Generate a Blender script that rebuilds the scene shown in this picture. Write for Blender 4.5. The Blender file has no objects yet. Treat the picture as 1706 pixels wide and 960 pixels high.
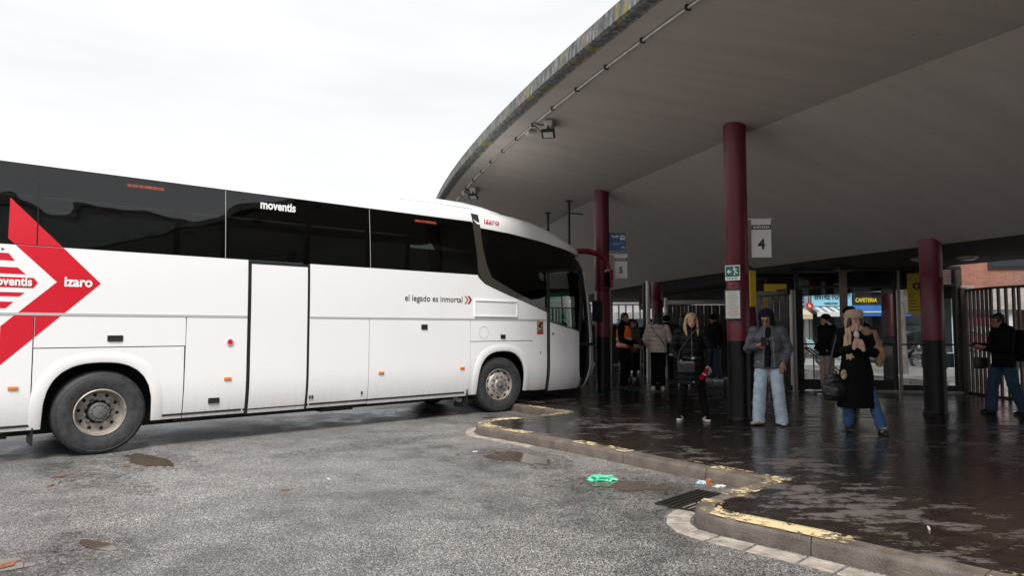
import bpy, bmesh, math, random
from math import sin, cos, pi, radians, atan2, hypot, sqrt
from mathutils import Vector, Matrix, noise
from mathutils.geometry import tessellate_polygon
random.seed(7)
D = bpy.data
scene = bpy.context.scene
COL = scene.collection

# ---------------------------------------------------------------- camera, sky, sun, exposure
cam_d = D.cameras.new('camera'); cam_d.lens = 24; cam_d.sensor_width = 36
cam_d.clip_start = 0.05; cam_d.clip_end = 2000
cam = D.objects.new('camera', cam_d); COL.objects.link(cam)
cam.location = (0, 0, 1.57); cam.rotation_euler = (radians(90 + 3.42), 0, 0)
scene.camera = cam
scene.render.engine = 'CYCLES'
scene.cycles.max_bounces = 7; scene.cycles.diffuse_bounces = 4; scene.cycles.glossy_bounces = 4
scene.cycles.transparent_max_bounces = 12
scene.view_settings.view_transform = 'Standard'; scene.view_settings.look = 'None'
scene.view_settings.gamma = 1; scene.view_settings.exposure = 1.56

SUN_AZ = radians(178); SUN_EL = radians(55)        # soft light from behind-left of the camera
world = D.worlds.new('World'); scene.world = world; world.use_nodes = True
wn = world.node_tree; wn.nodes.clear()
def wnode(t, **k):
    n = wn.nodes.new(t)
    for a, b in k.items(): setattr(n, a, b)
    return n
sky = wnode('ShaderNodeTexSky', sky_type='NISHITA', sun_disc=False)
sky.sun_elevation = SUN_EL; sky.sun_rotation = SUN_AZ; sky.air_density = 1; sky.dust_density = 4
hs = wnode('ShaderNodeHueSaturation'); hs.inputs['Saturation'].default_value = 0.2
wn.links.new(sky.outputs[0], hs.inputs['Color'])
tc = wnode('ShaderNodeTexCoord')
mp = wnode('ShaderNodeMapping'); mp.inputs['Scale'].default_value = (1.0, 1.0, 5.0)
wn.links.new(tc.outputs['Generated'], mp.inputs['Vector'])
nz = wnode('ShaderNodeTexNoise'); nz.inputs['Scale'].default_value = 2.2; nz.inputs['Detail'].default_value = 5
nz.inputs['Roughness'].default_value = 0.55
wn.links.new(mp.outputs[0], nz.inputs['Vector'])
cr = wnode('ShaderNodeValToRGB')                     # overcast cloud deck, uneven
cr.color_ramp.elements[0].position = 0.35; cr.color_ramp.elements[0].color = (3.12, 3.17, 3.26, 1)
cr.color_ramp.elements[1].position = 0.62; cr.color_ramp.elements[1].color = (3.50, 3.51, 3.54, 1)
wn.links.new(nz.outputs['Fac'], cr.inputs['Fac'])
mx = wnode('ShaderNodeMixRGB'); mx.inputs['Fac'].default_value = 0.88
wn.links.new(hs.outputs[0], mx.inputs['Color1']); wn.links.new(cr.outputs[0], mx.inputs['Color2'])
bg = wnode('ShaderNodeBackground'); bg.inputs['Strength'].default_value = 0.1
wn.links.new(mx.outputs[0], bg.inputs['Color'])
wo = wnode('ShaderNodeOutputWorld'); wn.links.new(bg.outputs[0], wo.inputs['Surface'])

sun_d = D.lights.new('sun', 'SUN'); sun_d.energy = 1.5; sun_d.angle = radians(25); sun_d.color = (1, 0.97, 0.93)
sun = D.objects.new('sun', sun_d); COL.objects.link(sun)
_sd = Vector((sin(SUN_AZ) * cos(SUN_EL), cos(SUN_AZ) * cos(SUN_EL), sin(SUN_EL)))
sun.rotation_euler = _sd.to_track_quat('Z', 'Y').to_euler()
sun.location = (0, 0, 30)

# ---------------------------------------------------------------- materials
def mat(name, col, rough=0.5, metal=0.0, var=0.0, vscale=6.0, bump=0.0, bscale=40.0, col2=None, coat=0.0, spec=None,
        emit=None, rvar=0.0, bdist=0.01, sheen=0.0):
    m = D.materials.new(name); m.use_nodes = True
    nt = m.node_tree; b = nt.nodes['Principled BSDF']
    c = (*col, 1)
    b.inputs['Base Color'].default_value = c
    b.inputs['Roughness'].default_value = rough; b.inputs['Metallic'].default_value = metal
    b.inputs['Coat Weight'].default_value = coat
    if sheen: b.inputs['Sheen Weight'].default_value = sheen
    if spec is not None: b.inputs['Specular IOR Level'].default_value = spec
    if emit: b.inputs['Emission Color'].default_value = (*emit[0], 1); b.inputs['Emission Strength'].default_value = emit[1]
    t = nt.nodes.new('ShaderNodeTexCoord')
    if var or col2 or rvar:
        n = nt.nodes.new('ShaderNodeTexNoise'); n.inputs['Scale'].default_value = vscale; n.inputs['Detail'].default_value = 6
        n.inputs['Roughness'].default_value = 0.6
        nt.links.new(t.outputs['Object'], n.inputs['Vector'])
        r = nt.nodes.new('ShaderNodeValToRGB'); r.color_ramp.elements[0].position = 0.3; r.color_ramp.elements[1].position = 0.72
        d = col2 if col2 else tuple(max(0, x * (1 - var)) for x in col)
        u = col if col2 else tuple(min(1, x * (1 + var)) for x in col)
        r.color_ramp.elements[0].color = (*d, 1); r.color_ramp.elements[1].color = (*u, 1)
        nt.links.new(n.outputs['Fac'], r.inputs['Fac']); nt.links.new(r.outputs[0], b.inputs['Base Color'])
        if rvar:
            mr = nt.nodes.new('ShaderNodeMapRange'); mr.inputs['To Min'].default_value = max(0, rough - rvar)
            mr.inputs['From Min'].default_value = .3; mr.inputs['From Max'].default_value = .7
            mr.inputs['To Max'].default_value = min(1, rough + rvar)
            nt.links.new(n.outputs['Fac'], mr.inputs['Value']); nt.links.new(mr.outputs[0], b.inputs['Roughness'])
    if bump:
        n2 = nt.nodes.new('ShaderNodeTexNoise'); n2.inputs['Scale'].default_value = bscale; n2.inputs['Detail'].default_value = 4
        nt.links.new(t.outputs['Object'], n2.inputs['Vector'])
        bp = nt.nodes.new('ShaderNodeBump'); bp.inputs['Strength'].default_value = bump; bp.inputs['Distance'].default_value = bdist
        nt.links.new(n2.outputs['Fac'], bp.inputs['Height']); nt.links.new(bp.outputs[0], b.inputs['Normal'])
    return m

class NT:
    """small node graph helper"""
    def __init__(s, name):
        s.m = D.materials.new(name); s.m.use_nodes = True; s.t = s.m.node_tree; s.b = s.t.nodes['Principled BSDF']
        s.out = s.t.nodes['Material Output']; s.tc = s.n('ShaderNodeTexCoord')
    def n(s, typ, **k):
        x = s.t.nodes.new(typ)
        for a, b in k.items():
            if a in ('blend_type', 'operation', 'feature', 'distance', 'data_type'): setattr(x, a, b)
            else: x.inputs[a.replace('_', ' ')].default_value = b
        return x
    def l(s, a, b): s.t.links.new(a, b)
    def noise(s, scale, detail=5, rough=.6, vec=None, dist=0):
        x = s.n('ShaderNodeTexNoise', Scale=scale, Detail=detail, Roughness=rough, Distortion=dist)
        s.l(vec or s.tc.outputs['Object'], x.inputs['Vector']); return x.outputs['Fac']
    def ramp(s, f, stops):
        r = s.t.nodes.new('ShaderNodeValToRGB'); e = r.color_ramp.elements
        while len(e) < len(stops): e.new(.5)
        for i, (p, c) in enumerate(stops):
            e[i].position = p; e[i].color = (*c, 1) if isinstance(c, tuple) else (c, c, c, 1)
        s.l(f, r.inputs['Fac']); return r.outputs[0]
    def mix(s, f, a, b, bt='MIX'):
        x = s.t.nodes.new('ShaderNodeMixRGB'); x.blend_type = bt
        for inp, v in (('Fac', f), ('Color1', a), ('Color2', b)):
            if isinstance(v, (int, float)): x.inputs[inp].default_value = v if inp == 'Fac' else (v, v, v, 1)
            elif isinstance(v, tuple): x.inputs[inp].default_value = (*v, 1)
            else: s.l(v, x.inputs[inp])
        return x.outputs[0]
    def math(s, op, a, b=0.0):
        x = s.t.nodes.new('ShaderNodeMath'); x.operation = op
        for i, v in enumerate((a, b)):
            if isinstance(v, (int, float)): x.inputs[i].default_value = v
            else: s.l(v, x.inputs[i])
        return x.outputs[0]
    def bump(s, h, strength, dist=.01):
        x = s.n('ShaderNodeBump', Strength=strength, Distance=dist); s.l(h, x.inputs['Height']); s.l(x.outputs[0], s.b.inputs['Normal'])
    def mapping(s, sc=(1, 1, 1), rot=(0, 0, 0), src='Object'):
        x = s.t.nodes.new('ShaderNodeMapping'); x.inputs['Scale'].default_value = sc; x.inputs['Rotation'].default_value = rot
        s.l(s.tc.outputs[src], x.inputs['Vector']); return x.outputs[0]

def glass_mat(name, tint=(.1, .1, .11), ior=1.55, rough=0.0, gloss=(1, 1, 1), wave=0.0):
    g = NT(name); t = g.t; t.nodes.remove(g.b)
    tr = t.nodes.new('ShaderNodeBsdfTransparent'); tr.inputs[0].default_value = (*tint, 1)
    gl = t.nodes.new('ShaderNodeBsdfGlossy'); gl.inputs['Roughness'].default_value = rough; gl.inputs[0].default_value = (*gloss, 1)
    fr = t.nodes.new('ShaderNodeFresnel'); fr.inputs['IOR'].default_value = ior
    ms = t.nodes.new('ShaderNodeMixShader')
    if wave:
        bp = g.n('ShaderNodeBump', Strength=wave, Distance=.05); g.l(g.noise(.9, 2, .4), bp.inputs['Height']); g.l(bp.outputs[0], gl.inputs['Normal'])
    g.l(fr.outputs[0], ms.inputs[0]); g.l(tr.outputs[0], ms.inputs[1]); g.l(gl.outputs[0], ms.inputs[2]); g.l(ms.outputs[0], g.out.inputs['Surface'])
    return g.m

def asphalt_mat():
    g = NT('wet_asphalt')
    v = g.n('ShaderNodeTexVoronoi', Scale=115.0); g.l(g.tc.outputs['Object'], v.inputs['Vector'])
    v2 = g.n('ShaderNodeTexVoronoi', Scale=170.0); g.l(g.tc.outputs['Object'], v2.inputs['Vector'])
    big = g.noise(.35, 6, .6); mid = g.noise(2.2, 6, .65)
    sepc = g.t.nodes.new('ShaderNodeSeparateColor'); g.l(v.outputs['Color'], sepc.inputs[0])
    stone = g.ramp(sepc.outputs[0], [(0, .09), (.35, .165), (.62, .25), (.82, .36), (.97, .58)])
    stone = g.mix(1.0, stone, g.ramp(v.outputs['Distance'], [(.0, 1.0), (.45, .85), (.75, .22)]), 'MULTIPLY')
    fine = g.noise(260, 2, .7)
    c = g.mix(1.0, stone, g.ramp(fine, [(.3, .6), (.7, 1.4)]), 'MULTIPLY')
    c = g.mix(1.0, c, (1.0, .945, .905), 'MULTIPLY')
    dirt = g.ramp(g.math('ADD', g.math('MULTIPLY', big, .6), g.math('MULTIPLY', mid, .4)), [(.40, .48), (.46, .78), (.52, 1.05), (.60, 1.28)])
    c = g.mix(1.0, c, dirt, 'MULTIPLY'); g.l(c, g.b.inputs['Base Color'])
    rr = g.ramp(g.math('ADD', g.math('MULTIPLY', big, .6), g.math('MULTIPLY', mid, .4)), [(.38, .12), (.47, .34), (.6, .5)])
    g.l(rr, g.b.inputs['Roughness'])
    h = g.math('SUBTRACT', g.math('MULTIPLY', fine, .25), g.math('MULTIPLY', v.outputs['Distance'], .9))
    h = g.math('ADD', h, g.math('MULTIPLY', mid, .5))
    g.bump(h, .75, .006); return g.m

def paving_mat():
    g = NT('wet_paving')
    vec = g.mapping((1, 1, 1), (0, 0, radians(-36)))
    br = g.t.nodes.new('ShaderNodeTexBrick'); br.offset = .5
    br.inputs['Scale'].default_value = 1.0; br.inputs['Brick Width'].default_value = .9; br.inputs['Row Height'].default_value = .6
    br.inputs['Mortar Size'].default_value = .006; br.inputs['Mortar Smooth'].default_value = .3
    br.inputs['Color1'].default_value = (.9, .9, .9, 1); br.inputs['Color2'].default_value = (1.15, 1.15, 1.15, 1); br.inputs['Mortar'].default_value = (.35, .35, .35, 1)
    g.l(vec, br.inputs['Vector'])
    a = g.noise(1.3, 8, .68); b2 = g.noise(9, 6, .6); c3 = g.noise(150, 2)
    col = g.ramp(b2, [(.25, (.013, .0095, .008)), (.7, (.030, .022, .018))])
    col = g.mix(1.0, col, br.outputs['Color'], 'MULTIPLY')
    vec2 = g.mapping((1, 1.9, 1), (0, 0, radians(8)))
    st = g.math('ADD', g.math('MULTIPLY', g.noise(2.6, 10, .74, vec=vec2), .62), g.math('MULTIPLY', g.noise(.55, 3, .5), .38))
    pale_patch = g.ramp(st, [(.538, 0.0), (.556, .7), (.61, 1.0)])  # paler, rougher patches scattered by noise
    col = g.mix(pale_patch, col, (.12, .105, .098)); g.l(col, g.b.inputs['Base Color'])
    rg = g.ramp(a, [(.33, .05), (.5, .11), (.65, .28)])
    rg = g.mix(pale_patch, rg, .42); g.l(rg, g.b.inputs['Roughness'])
    g.b.inputs['Specular IOR Level'].default_value = .42
    h = g.math('ADD', g.math('MULTIPLY', g.noise(7, 5, .6), 1.0), g.math('MULTIPLY', c3, .06))
    h = g.math('ADD', h, g.math('MULTIPLY', br.outputs['Fac'], -.25))
    g.bump(h, .5, .016); return g.m

def concrete_soffit():
    g = NT('painted_concrete_soffit')
    vec = g.mapping((.35, 2.5, 1), (0, 0, radians(18)))
    a = g.noise(1.2, 6, .6, vec=vec); b = g.noise(30, 4, .6); sp = g.noise(11, 3, .8)
    c = g.ramp(a, [(.3, (.42, .37, .335)), (.7, (.50, .445, .405))])
    c = g.mix(g.ramp(sp, [(.68, 0.0), (.72, .6)]), c, (.13, .11, .10))
    c = g.mix(.12, c, g.ramp(b, [(.3, .1), (.7, .4)])); g.l(c, g.b.inputs['Base Color'])
    g.b.inputs['Roughness'].default_value = .75
    g.bump(g.math('ADD', a, g.math('MULTIPLY', b, .2)), .12, .02); return g.m

def mossy_fascia():
    g = NT('mossy_concrete')
    vec = g.mapping((1, 1, .25))
    a = g.noise(3.2, 6, .7, vec=vec); b = g.noise(14, 5, .7, vec=vec)
    c = g.ramp(b, [(.3, (.035, .04, .045)), (.5, (.13, .13, .13)), (.72, (.36, .35, .33))])
    c = g.mix(g.ramp(a, [(.55, 0.0), (.62, .85)]), c, (.26, .23, .06))
    g.l(c, g.b.inputs['Base Color']); g.b.inputs['Roughness'].default_value = .9
    g.bump(b, .6, .02); return g.m

def worn_paint(name, col, wear=.5):
    g = NT(name); t = g.t
    a = g.noise(16, 8, .75); a2 = g.noise(2.3, 4, .6)
    f = g.ramp(g.math('ADD', g.math('MULTIPLY', a, .6), g.math('MULTIPLY', a2, .4)), [(wear - .025, 1.0), (wear + .025, 0.0)])
    g.b.inputs['Base Color'].default_value = (*col, 1); g.b.inputs['Roughness'].default_value = .45
    tr = t.nodes.new('ShaderNodeBsdfTransparent'); ms = t.nodes.new('ShaderNodeMixShader')
    g.l(f, ms.inputs[0]); g.l(tr.outputs[0], ms.inputs[1]); g.l(g.b.outputs[0], ms.inputs[2]); g.l(ms.outputs[0], g.out.inputs['Surface'])
    return g.m

def bus_paint(name, col, dirt=True):
    g = NT(name)
    sp = g.t.nodes.new('ShaderNodeSeparateXYZ'); g.l(g.tc.outputs['Object'], sp.inputs[0])
    n1 = g.noise(1.1, 5, .6); n2 = g.noise(60, 3, .8)
    base = g.mix(g.ramp(n1, [(.3, 0.0), (.8, .08)]), col, tuple(x * .8 for x in col))
    if dirt:
        vec = g.mapping((7, 1, .8)); st = g.noise(2.5, 5, .7, vec=vec)
        hgt = g.ramp(g.math('ADD', sp.outputs['Z'], g.math('MULTIPLY', st, .30)), [(.48, 1.0), (.62, .45), (.80, .16), (1.15, 0.0)])
        f = g.math('MULTIPLY', hgt, g.ramp(n1, [(.2, .5), (.7, .9)]))
        base = g.mix(g.math('MULTIPLY', f, .75), base, (.25, .23, .21))
    g.l(base, g.b.inputs['Base Color']); g.b.inputs['Roughness'].default_value = .28
    g.b.inputs['Coat Weight'].default_value = .5; g.b.inputs['Coat Roughness'].default_value = .06
    g.bump(g.noise(1.6, 2, .4), .06, .05)
    return g.m

def brick_mat(name, c1, c2, sc=1.0, mortar=(.18, .15, .13), bw=.25, rh=.07):
    g = NT(name)
    vec = g.mapping((1, 1, 1), (radians(90), 0, 0))
    br = g.t.nodes.new('ShaderNodeTexBrick'); br.inputs['Scale'].default_value = sc
    br.inputs['Brick Width'].default_value = bw; br.inputs['Row Height'].default_value = rh; br.inputs['Mortar Size'].default_value = .01
    br.inputs['Color1'].default_value = (*c1, 1); br.inputs['Color2'].default_value = (*c2, 1); br.inputs['Mortar'].default_value = (*mortar, 1)
    g.l(vec, br.inputs['Vector'])
    c = g.mix(1.0, br.outputs['Color'], g.ramp(g.noise(1.5, 6), [(.3, .75), (.7, 1.2)]), 'MULTIPLY')
    g.l(c, g.b.inputs['Base Color']); g.b.inputs['Roughness'].default_value = .85; g.bump(br.outputs['Fac'], -.3, .01); return g.m

def fabric(name, col, rough=.85, var=.25, bscale=60, bump=.35):
    return mat(name, col, rough, var=var, vscale=9, bump=bump, bscale=bscale, bdist=.006, spec=.15)

M = dict(
 asphalt=asphalt_mat(), paving=paving_mat(), soffit=concrete_soffit(), moss=mossy_fascia(),
 kerb=mat('kerb_concrete', (.12, .097, .08), .5, var=.4, vscale=5, bump=.6, bscale=70, rvar=.2),
 gutter=mat('gutter_stone', (.31, .275, .235), .55, var=.45, vscale=7, bump=.5, bscale=50, rvar=.15),
 yellow=worn_paint('worn_yellow_paint', (.66, .53, .30), .508), yellow2=worn_paint('worn_yellow_paint_faded', (.66, .53, .30), .488),
 white_paint=worn_paint('worn_white_paint', (.7, .7, .68), .56),
 water=mat('muddy_water', (.10, .078, .062), .02, var=.2, vscale=3, spec=.5),
 metal_drain=mat('drain_iron', (.05, .045, .04), .45, .7, bump=.4), black_void=mat('drain_void', (.008, .008, .008), .9),
 white=bus_paint('white_coach_paint', (.83, .83, .84)), white_clean=bus_paint('white_roof_paint', (.83, .83, .84), False),
 red=bus_paint('red_coach_film', (.60, .012, .028)), red_clean=bus_paint('red_mirror_paint', (.20, .006, .015), False),
 silver=mat('pale_grey_line', (.45, .45, .46), .4), wtext=mat('white_lettering', (.85, .85, .85), .4), dtext=mat('dark_lettering', (.06, .06, .07), .5),
 dark_body=mat('black_underbody', (.012, .012, .013), .6), rubber=mat('black_rubber', (.012, .012, .013), .45),
 glass=glass_mat('tinted_coach_glass', (.23, .25, .245), 1.58, wave=.35), front_glass=glass_mat('clear_coach_glass', (.72, .76, .74), 1.32),
 pane=glass_mat('clear_pane', (.82, .85, .85), 1.45),
 bronze=mat('bronze_trim', (.065, .056, .048), .28, .3, coat=.6),
 tyre=mat('tyre_rubber', (.035, .035, .038), .6, var=.45, vscale=14, bump=.5, bscale=90, rvar=.12),
 rim=mat('wheel_steel', (.38, .345, .31), .45, .45, var=.35, vscale=9, bump=.15), hub=mat('hub_grey', (.14, .14, .14), .5, .3, var=.4, vscale=20),
 rim2=mat('alloy_wheel', (.52, .47, .43), .38, .6, var=.25, vscale=12), void=mat('wheel_hole', (.006, .006, .006), .9),
 orange=mat('orange_marker_lens', (.85, .22, .03), .25, coat=.5), seat=fabric('seat_fabric', (.03, .032, .036)),
 inner=mat('coach_interior', (.045, .045, .048), .7), curtain=mat('coach_trim_light', (.30, .33, .33), .7),
 col_red=mat('red_column_paint', (.115, .008, .020), .42, var=.3, vscale=4, bump=.12, bscale=20, rvar=.1),
 col_black=mat('black_column_paint', (.004, .004, .005), .4, spec=.25, var=.5, vscale=6, bump=.15, bscale=25, rvar=.1),
 galv=mat('galvanised_steel', (.42, .41, .39), .4, .6, var=.25, vscale=12), steel=mat('brushed_steel', (.34, .31, .29), .38, .85, var=.08, vscale=3),
 dsteel=mat('dark_steel', (.03, .03, .03), .5, .4, var=.3), rust=mat('brown_steel', (.07, .052, .042), .5, .3, var=.35, vscale=6),
 plastic=mat('off_white_plastic', (.55, .53, .49), .45, var=.1), black=mat('black_plastic', (.012, .012, .012), .4),
 lens=mat('lamp_lens', (.55, .55, .52), .15), sign_white=mat('sign_white', (.62, .58, .56), .5, var=.08, vscale=3), sign_black=mat('sign_black', (.02, .018, .018), .5),
 sign_blue=mat('sign_blue', (.015, .09, .23), .45), green_sign=mat('sign_green', (.01, .14, .12), .4), paper=mat('printed_paper', (.62, .60, .56), .5),
 grey_txt=mat('printed_grey', (.25, .27, .26), .6), red_txt=mat('sign_red', (.55, .03, .03), .5), banner=mat('yellow_banner', (.62, .44, .02), .5, var=.1),
 gate=mat('dark_gate_steel', (.05, .045, .04), .45, .5, var=.5, vscale=5), ceiling=mat('dark_ceiling', (.028, .026, .025), .8, var=.2),
 concrete=mat('grey_concrete', (.30, .27, .25), .8, var=.3, vscale=3, bump=.3), post=mat('old_post', (.20, .15, .125), .7, var=.4, vscale=9),
 brick=brick_mat('orange_brick', (.27, .095, .06), (.21, .07, .045)), render_wall=mat('pale_render', (.36, .34, .31), .8, var=.2, vscale=1.2),
 render_grey=mat('grey_render', (.34, .34, .35), .8, var=.2, vscale=1.2), cream=mat('cream_render', (.40, .33, .24), .8, var=.2, vscale=1.0),
 win=mat('window_glass_dark', (.03, .035, .04), .08), shutter=mat('shutter_grey', (.22, .22, .23), .7, var=.2),
 blue_awn=mat('blue_awning', (.02, .12, .38), .7, var=.2), white_awn=mat('white_awning', (.7, .7, .7), .7), cream_awn=mat('cream_awning', (.6, .5, .35), .7),
 lblue=mat('light_blue_sign', (.30, .62, .80), .5), navy=mat('navy_sign', (.02, .06, .25), .5), yel_txt=mat('yellow_lettering', (.85, .62, .02), .5),
 pink=mat('pink_spray', (.50, .10, .18), .6), wall_white=mat('white_wall', (.45, .45, .47), .7, var=.15), shop_dark=mat('shopfront_dark', (.03, .035, .04), .2, var=.5, vscale=1.5),
 sidewalk=mat('street_pavement', (.20, .185, .18), .5, var=.25, vscale=1.5, bump=.2, rvar=.15), trunk=mat('plane_bark', (.12, .10, .085), .8, var=.5, vscale=5, bump=.6, bscale=12),
 leaf=mat('winter_leaf', (.08, .07, .04), .7), map_blue=mat('street_map_blue', (.36, .50, .56), .35, var=.18, vscale=22), bag_green=None,
)
def plastic_bag():
    g = NT('green_film'); b = g.b
    b.inputs['Base Color'].default_value = (.02, .50, .30, 1); b.inputs['Roughness'].default_value = .25
    b.inputs['Transmission Weight'].default_value = .0; b.inputs['Alpha'].default_value = .85
    g.l(g.ramp(g.noise(9, 4), [(.35, (.01, .36, .22)), (.65, (.20, .74, .50))]), b.inputs['Base Color'])
    return g.m
M['bag_green'] = plastic_bag()
def damp_mat():
    g = NT('damp_asphalt'); tr = g.t.nodes.new('ShaderNodeBsdfTransparent'); ms = g.t.nodes.new('ShaderNodeMixShader')
    g.b.inputs['Base Color'].default_value = (.045, .038, .033, 1); g.b.inputs['Roughness'].default_value = .22
    g.bump(g.noise(120, 3), .5, .005)
    g.l(g.ramp(g.noise(14, 8, .75), [(.47, 0.0), (.60, .45)]), ms.inputs[0]); g.l(tr.outputs[0], ms.inputs[1]); g.l(g.b.outputs[0], ms.inputs[2]); g.l(ms.outputs[0], g.out.inputs['Surface'])
    return g.m
M['damp'] = damp_mat()

# ---------------------------------------------------------------- mesh helpers
class MB:
    def __init__(s, mats=None): s.v = []; s.f = []; s.mi = []; s.cur = 0
    def add(s, vs, fs, mi=None):
        o = len(s.v); s.v += [tuple(p) for p in vs]; s.f += [tuple(i + o for i in f) for f in fs]
        s.mi += [s.cur if mi is None else mi] * len(fs); return s
    def box(s, c, sz, rz=0.0, rx=0.0, mi=None):
        x, y, z = (a / 2 for a in sz); R = Matrix.Rotation(rz, 3, 'Z') @ Matrix.Rotation(rx, 3, 'X'); c = Vector(c)
        vs = [c + R @ Vector((i * x, j * y, k * z)) for i in (-1, 1) for j in (-1, 1) for k in (-1, 1)]
        return s.add(vs, [(0, 1, 3, 2), (4, 6, 7, 5), (0, 4, 5, 1), (2, 3, 7, 6), (0, 2, 6, 4), (1, 5, 7, 3)], mi)
    def tube(s, pts, r, n=10, cap=True, mi=None):
        pts = [Vector(p) for p in pts]; rs = r if isinstance(r, (list, tuple)) else [r] * len(pts)
        vs = []; fs = []; up = None
        for i, p in enumerate(pts):
            t = (pts[min(i + 1, len(pts) - 1)] - pts[max(i - 1, 0)]).normalized()
            ref = Vector((1, 0, 0)) if abs(t.x) < .9 else Vector((0, 1, 0))
            if up is None: u = (ref - ref.dot(t) * t).normalized()
            else: u = (up - up.dot(t) * t).normalized()
            up = u; w = t.cross(u)
            for k in range(n):
                a = 2 * pi * k / n; vs.append(p + (u * cos(a) + w * sin(a)) * rs[i])
        for i in range(len(pts) - 1):
            for k in range(n): fs.append((i * n + k, i * n + (k + 1) % n, (i + 1) * n + (k + 1) % n, (i + 1) * n + k))
        if cap: fs.append(tuple(reversed(range(n)))); fs.append(tuple(range((len(pts) - 1) * n, len(pts) * n)))
        return s.add(vs, fs, mi)
    def lathe(s, prof, c=(0, 0, 0), axis='Y', n=48, mi=None, closed=False):
        vs = []; fs = []; m = len(prof)
        for k in range(n):
            a = 2 * pi * k / n
            for r, h in prof:
                if axis == 'Y': vs.append((c[0] + r * cos(a), c[1] + h, c[2] + r * sin(a)))
                else: vs.append((c[0] + r * cos(a), c[1] + r * sin(a), c[2] + h))
        for k in range(n):
            for i in range(m if closed else m - 1):
                j = (i + 1) % m
                fs.append((k * m + i, k * m + j, ((k + 1) % n) * m + j, ((k + 1) % n) * m + i))
        return s.add(vs, fs, mi)
    def prism(s, poly, z0, z1, mi=None):
        """2D polygon (x, y) between two heights"""
        n = len(poly)
        vs = [(p[0], p[1], z0) for p in poly] + [(p[0], p[1], z1) for p in poly]
        tri = tessellate_polygon([[Vector((p[0], p[1], 0)) for p in poly]])
        area = sum(poly[i][0] * poly[(i + 1) % n][1] - poly[(i + 1) % n][0] * poly[i][1] for i in range(n))
        fs = []
        for t in tri:
            a, b, c = (Vector((*poly[i], 0)) for i in t)
            if (b - a).cross(c - a).z < 0: t = (t[0], t[2], t[1])
            fs.append(tuple(i + n for i in t)); fs.append((t[2], t[1], t[0]))
        for i in range(n):
            j = (i + 1) % n
            fs.append((i, j, j + n, i + n) if area > 0 else (j, i, i + n, j + n))
        return s.add(vs, fs, mi)
    def slab_xz(s, poly, y0, y1, mi=None):
        """2D polygon in (x, z), thickness along y (y0 is the front)"""
        o = len(s.v); s.prism(poly, 0, 1, mi)
        for i in range(o, len(s.v)):
            x, z, k = s.v[i]; s.v[i] = (x, y0 if k == 0 else y1, z)
        return s
    def build(s, name, mats, parent=None, smooth=False, bevel=0.0, loc=None, rz=0.0, seg=2, angle=35):
        me = D.meshes.new(name); me.from_pydata([tuple(p) for p in s.v], [], s.f)
        mats = mats if isinstance(mats, (list, tuple)) else [mats]
        for m in mats: me.materials.append(m)
        me.polygons.foreach_set('material_index', s.mi)
        bm = bmesh.new(); bm.from_mesh(me)
        if bevel:
            bmesh.ops.remove_doubles(bm, verts=bm.verts, dist=1e-5)
            es = [e for e in bm.edges if len(e.link_faces) == 2 and e.calc_face_angle(0) > radians(40)]
            bmesh.ops.bevel(bm, geom=es, offset=bevel, segments=seg, affect='EDGES', profile=.6, clamp_overlap=True)
        bmesh.ops.recalc_face_normals(bm, faces=bm.faces)
        if smooth:
            for f in bm.faces: f.smooth = True
            for e in bm.edges:
                if len(e.link_faces) == 2 and e.calc_face_angle(0) > radians(angle): e.smooth = False
        bm.to_mesh(me); bm.free()
        o = D.objects.new(name, me); COL.objects.link(o)
        if parent: o.parent = parent
        if loc: o.location = loc
        if rz: o.rotation_euler[2] = rz
        return o

def tag(o, label=None, cat=None, group=None, kind=None):
    if label: o['label'] = label
    if cat: o['category'] = cat
    if group: o['group'] = group
    if kind: o['kind'] = kind
    return o
def thing(name, label, cat, loc=(0, 0, 0), rz=0.0, group=None):
    o = D.objects.new(name, None); COL.objects.link(o); o.location = loc; o.rotation_euler = (0, 0, rz)
    o.empty_display_size = .2; return tag(o, label, cat, group)
def copy_tree(o, parent=None):
    c = o.copy(); COL.objects.link(c)
    if parent: c.parent = parent
    for ch in [x for x in D.objects if x.parent == o]: copy_tree(ch, c)
    return c
def text(name, s, size, m, parent, loc, rot=(pi / 2, 0, 0), sx=1.0, bold=0.0, align='LEFT', ext=.0015, space=1.0, warp=None, shear=0.0):
    cu = D.curves.new(name, 'FONT'); cu.body = s; cu.size = size; cu.align_x = align; cu.extrude = ext; cu.offset = bold * size
    cu.space_character = space; cu.shear = shear; cu.resolution_u = 3
    t = D.objects.new(name + '_src', cu); COL.objects.link(t)
    dg = bpy.context.evaluated_depsgraph_get(); me = D.meshes.new_from_object(t.evaluated_get(dg))
    D.objects.remove(t); D.curves.remove(cu)
    for v in me.vertices: v.co.x *= sx
    me.materials.clear(); me.materials.append(m)
    o = D.objects.new(name, me); COL.objects.link(o); o.location = loc; o.rotation_euler = rot
    if parent: o.parent = parent
    return o
# ================================================================ SETTING
CC = (71.5, 35.4)                                    # centre of the station's circular plan
def pol(R, deg, z=0.0): a = radians(deg); return Vector((CC[0] + R * cos(a), CC[1] + R * sin(a), z))
def rotc(p, deg):
    a = radians(deg); x = p[0] - CC[0]; y = p[1] - CC[1]
    return (CC[0] + x * cos(a) - y * sin(a), CC[1] + x * sin(a) + y * cos(a))

# road: one large sheet, reaching the horizon, finer near the camera
road = MB()
road.add([(-600, -600, 0), (600, -600, 0), (600, 700, 0), (-600, 700, 0)], [(0, 1, 2, 3)])
tag(road.build('road', M['asphalt']), kind='structure')

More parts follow.
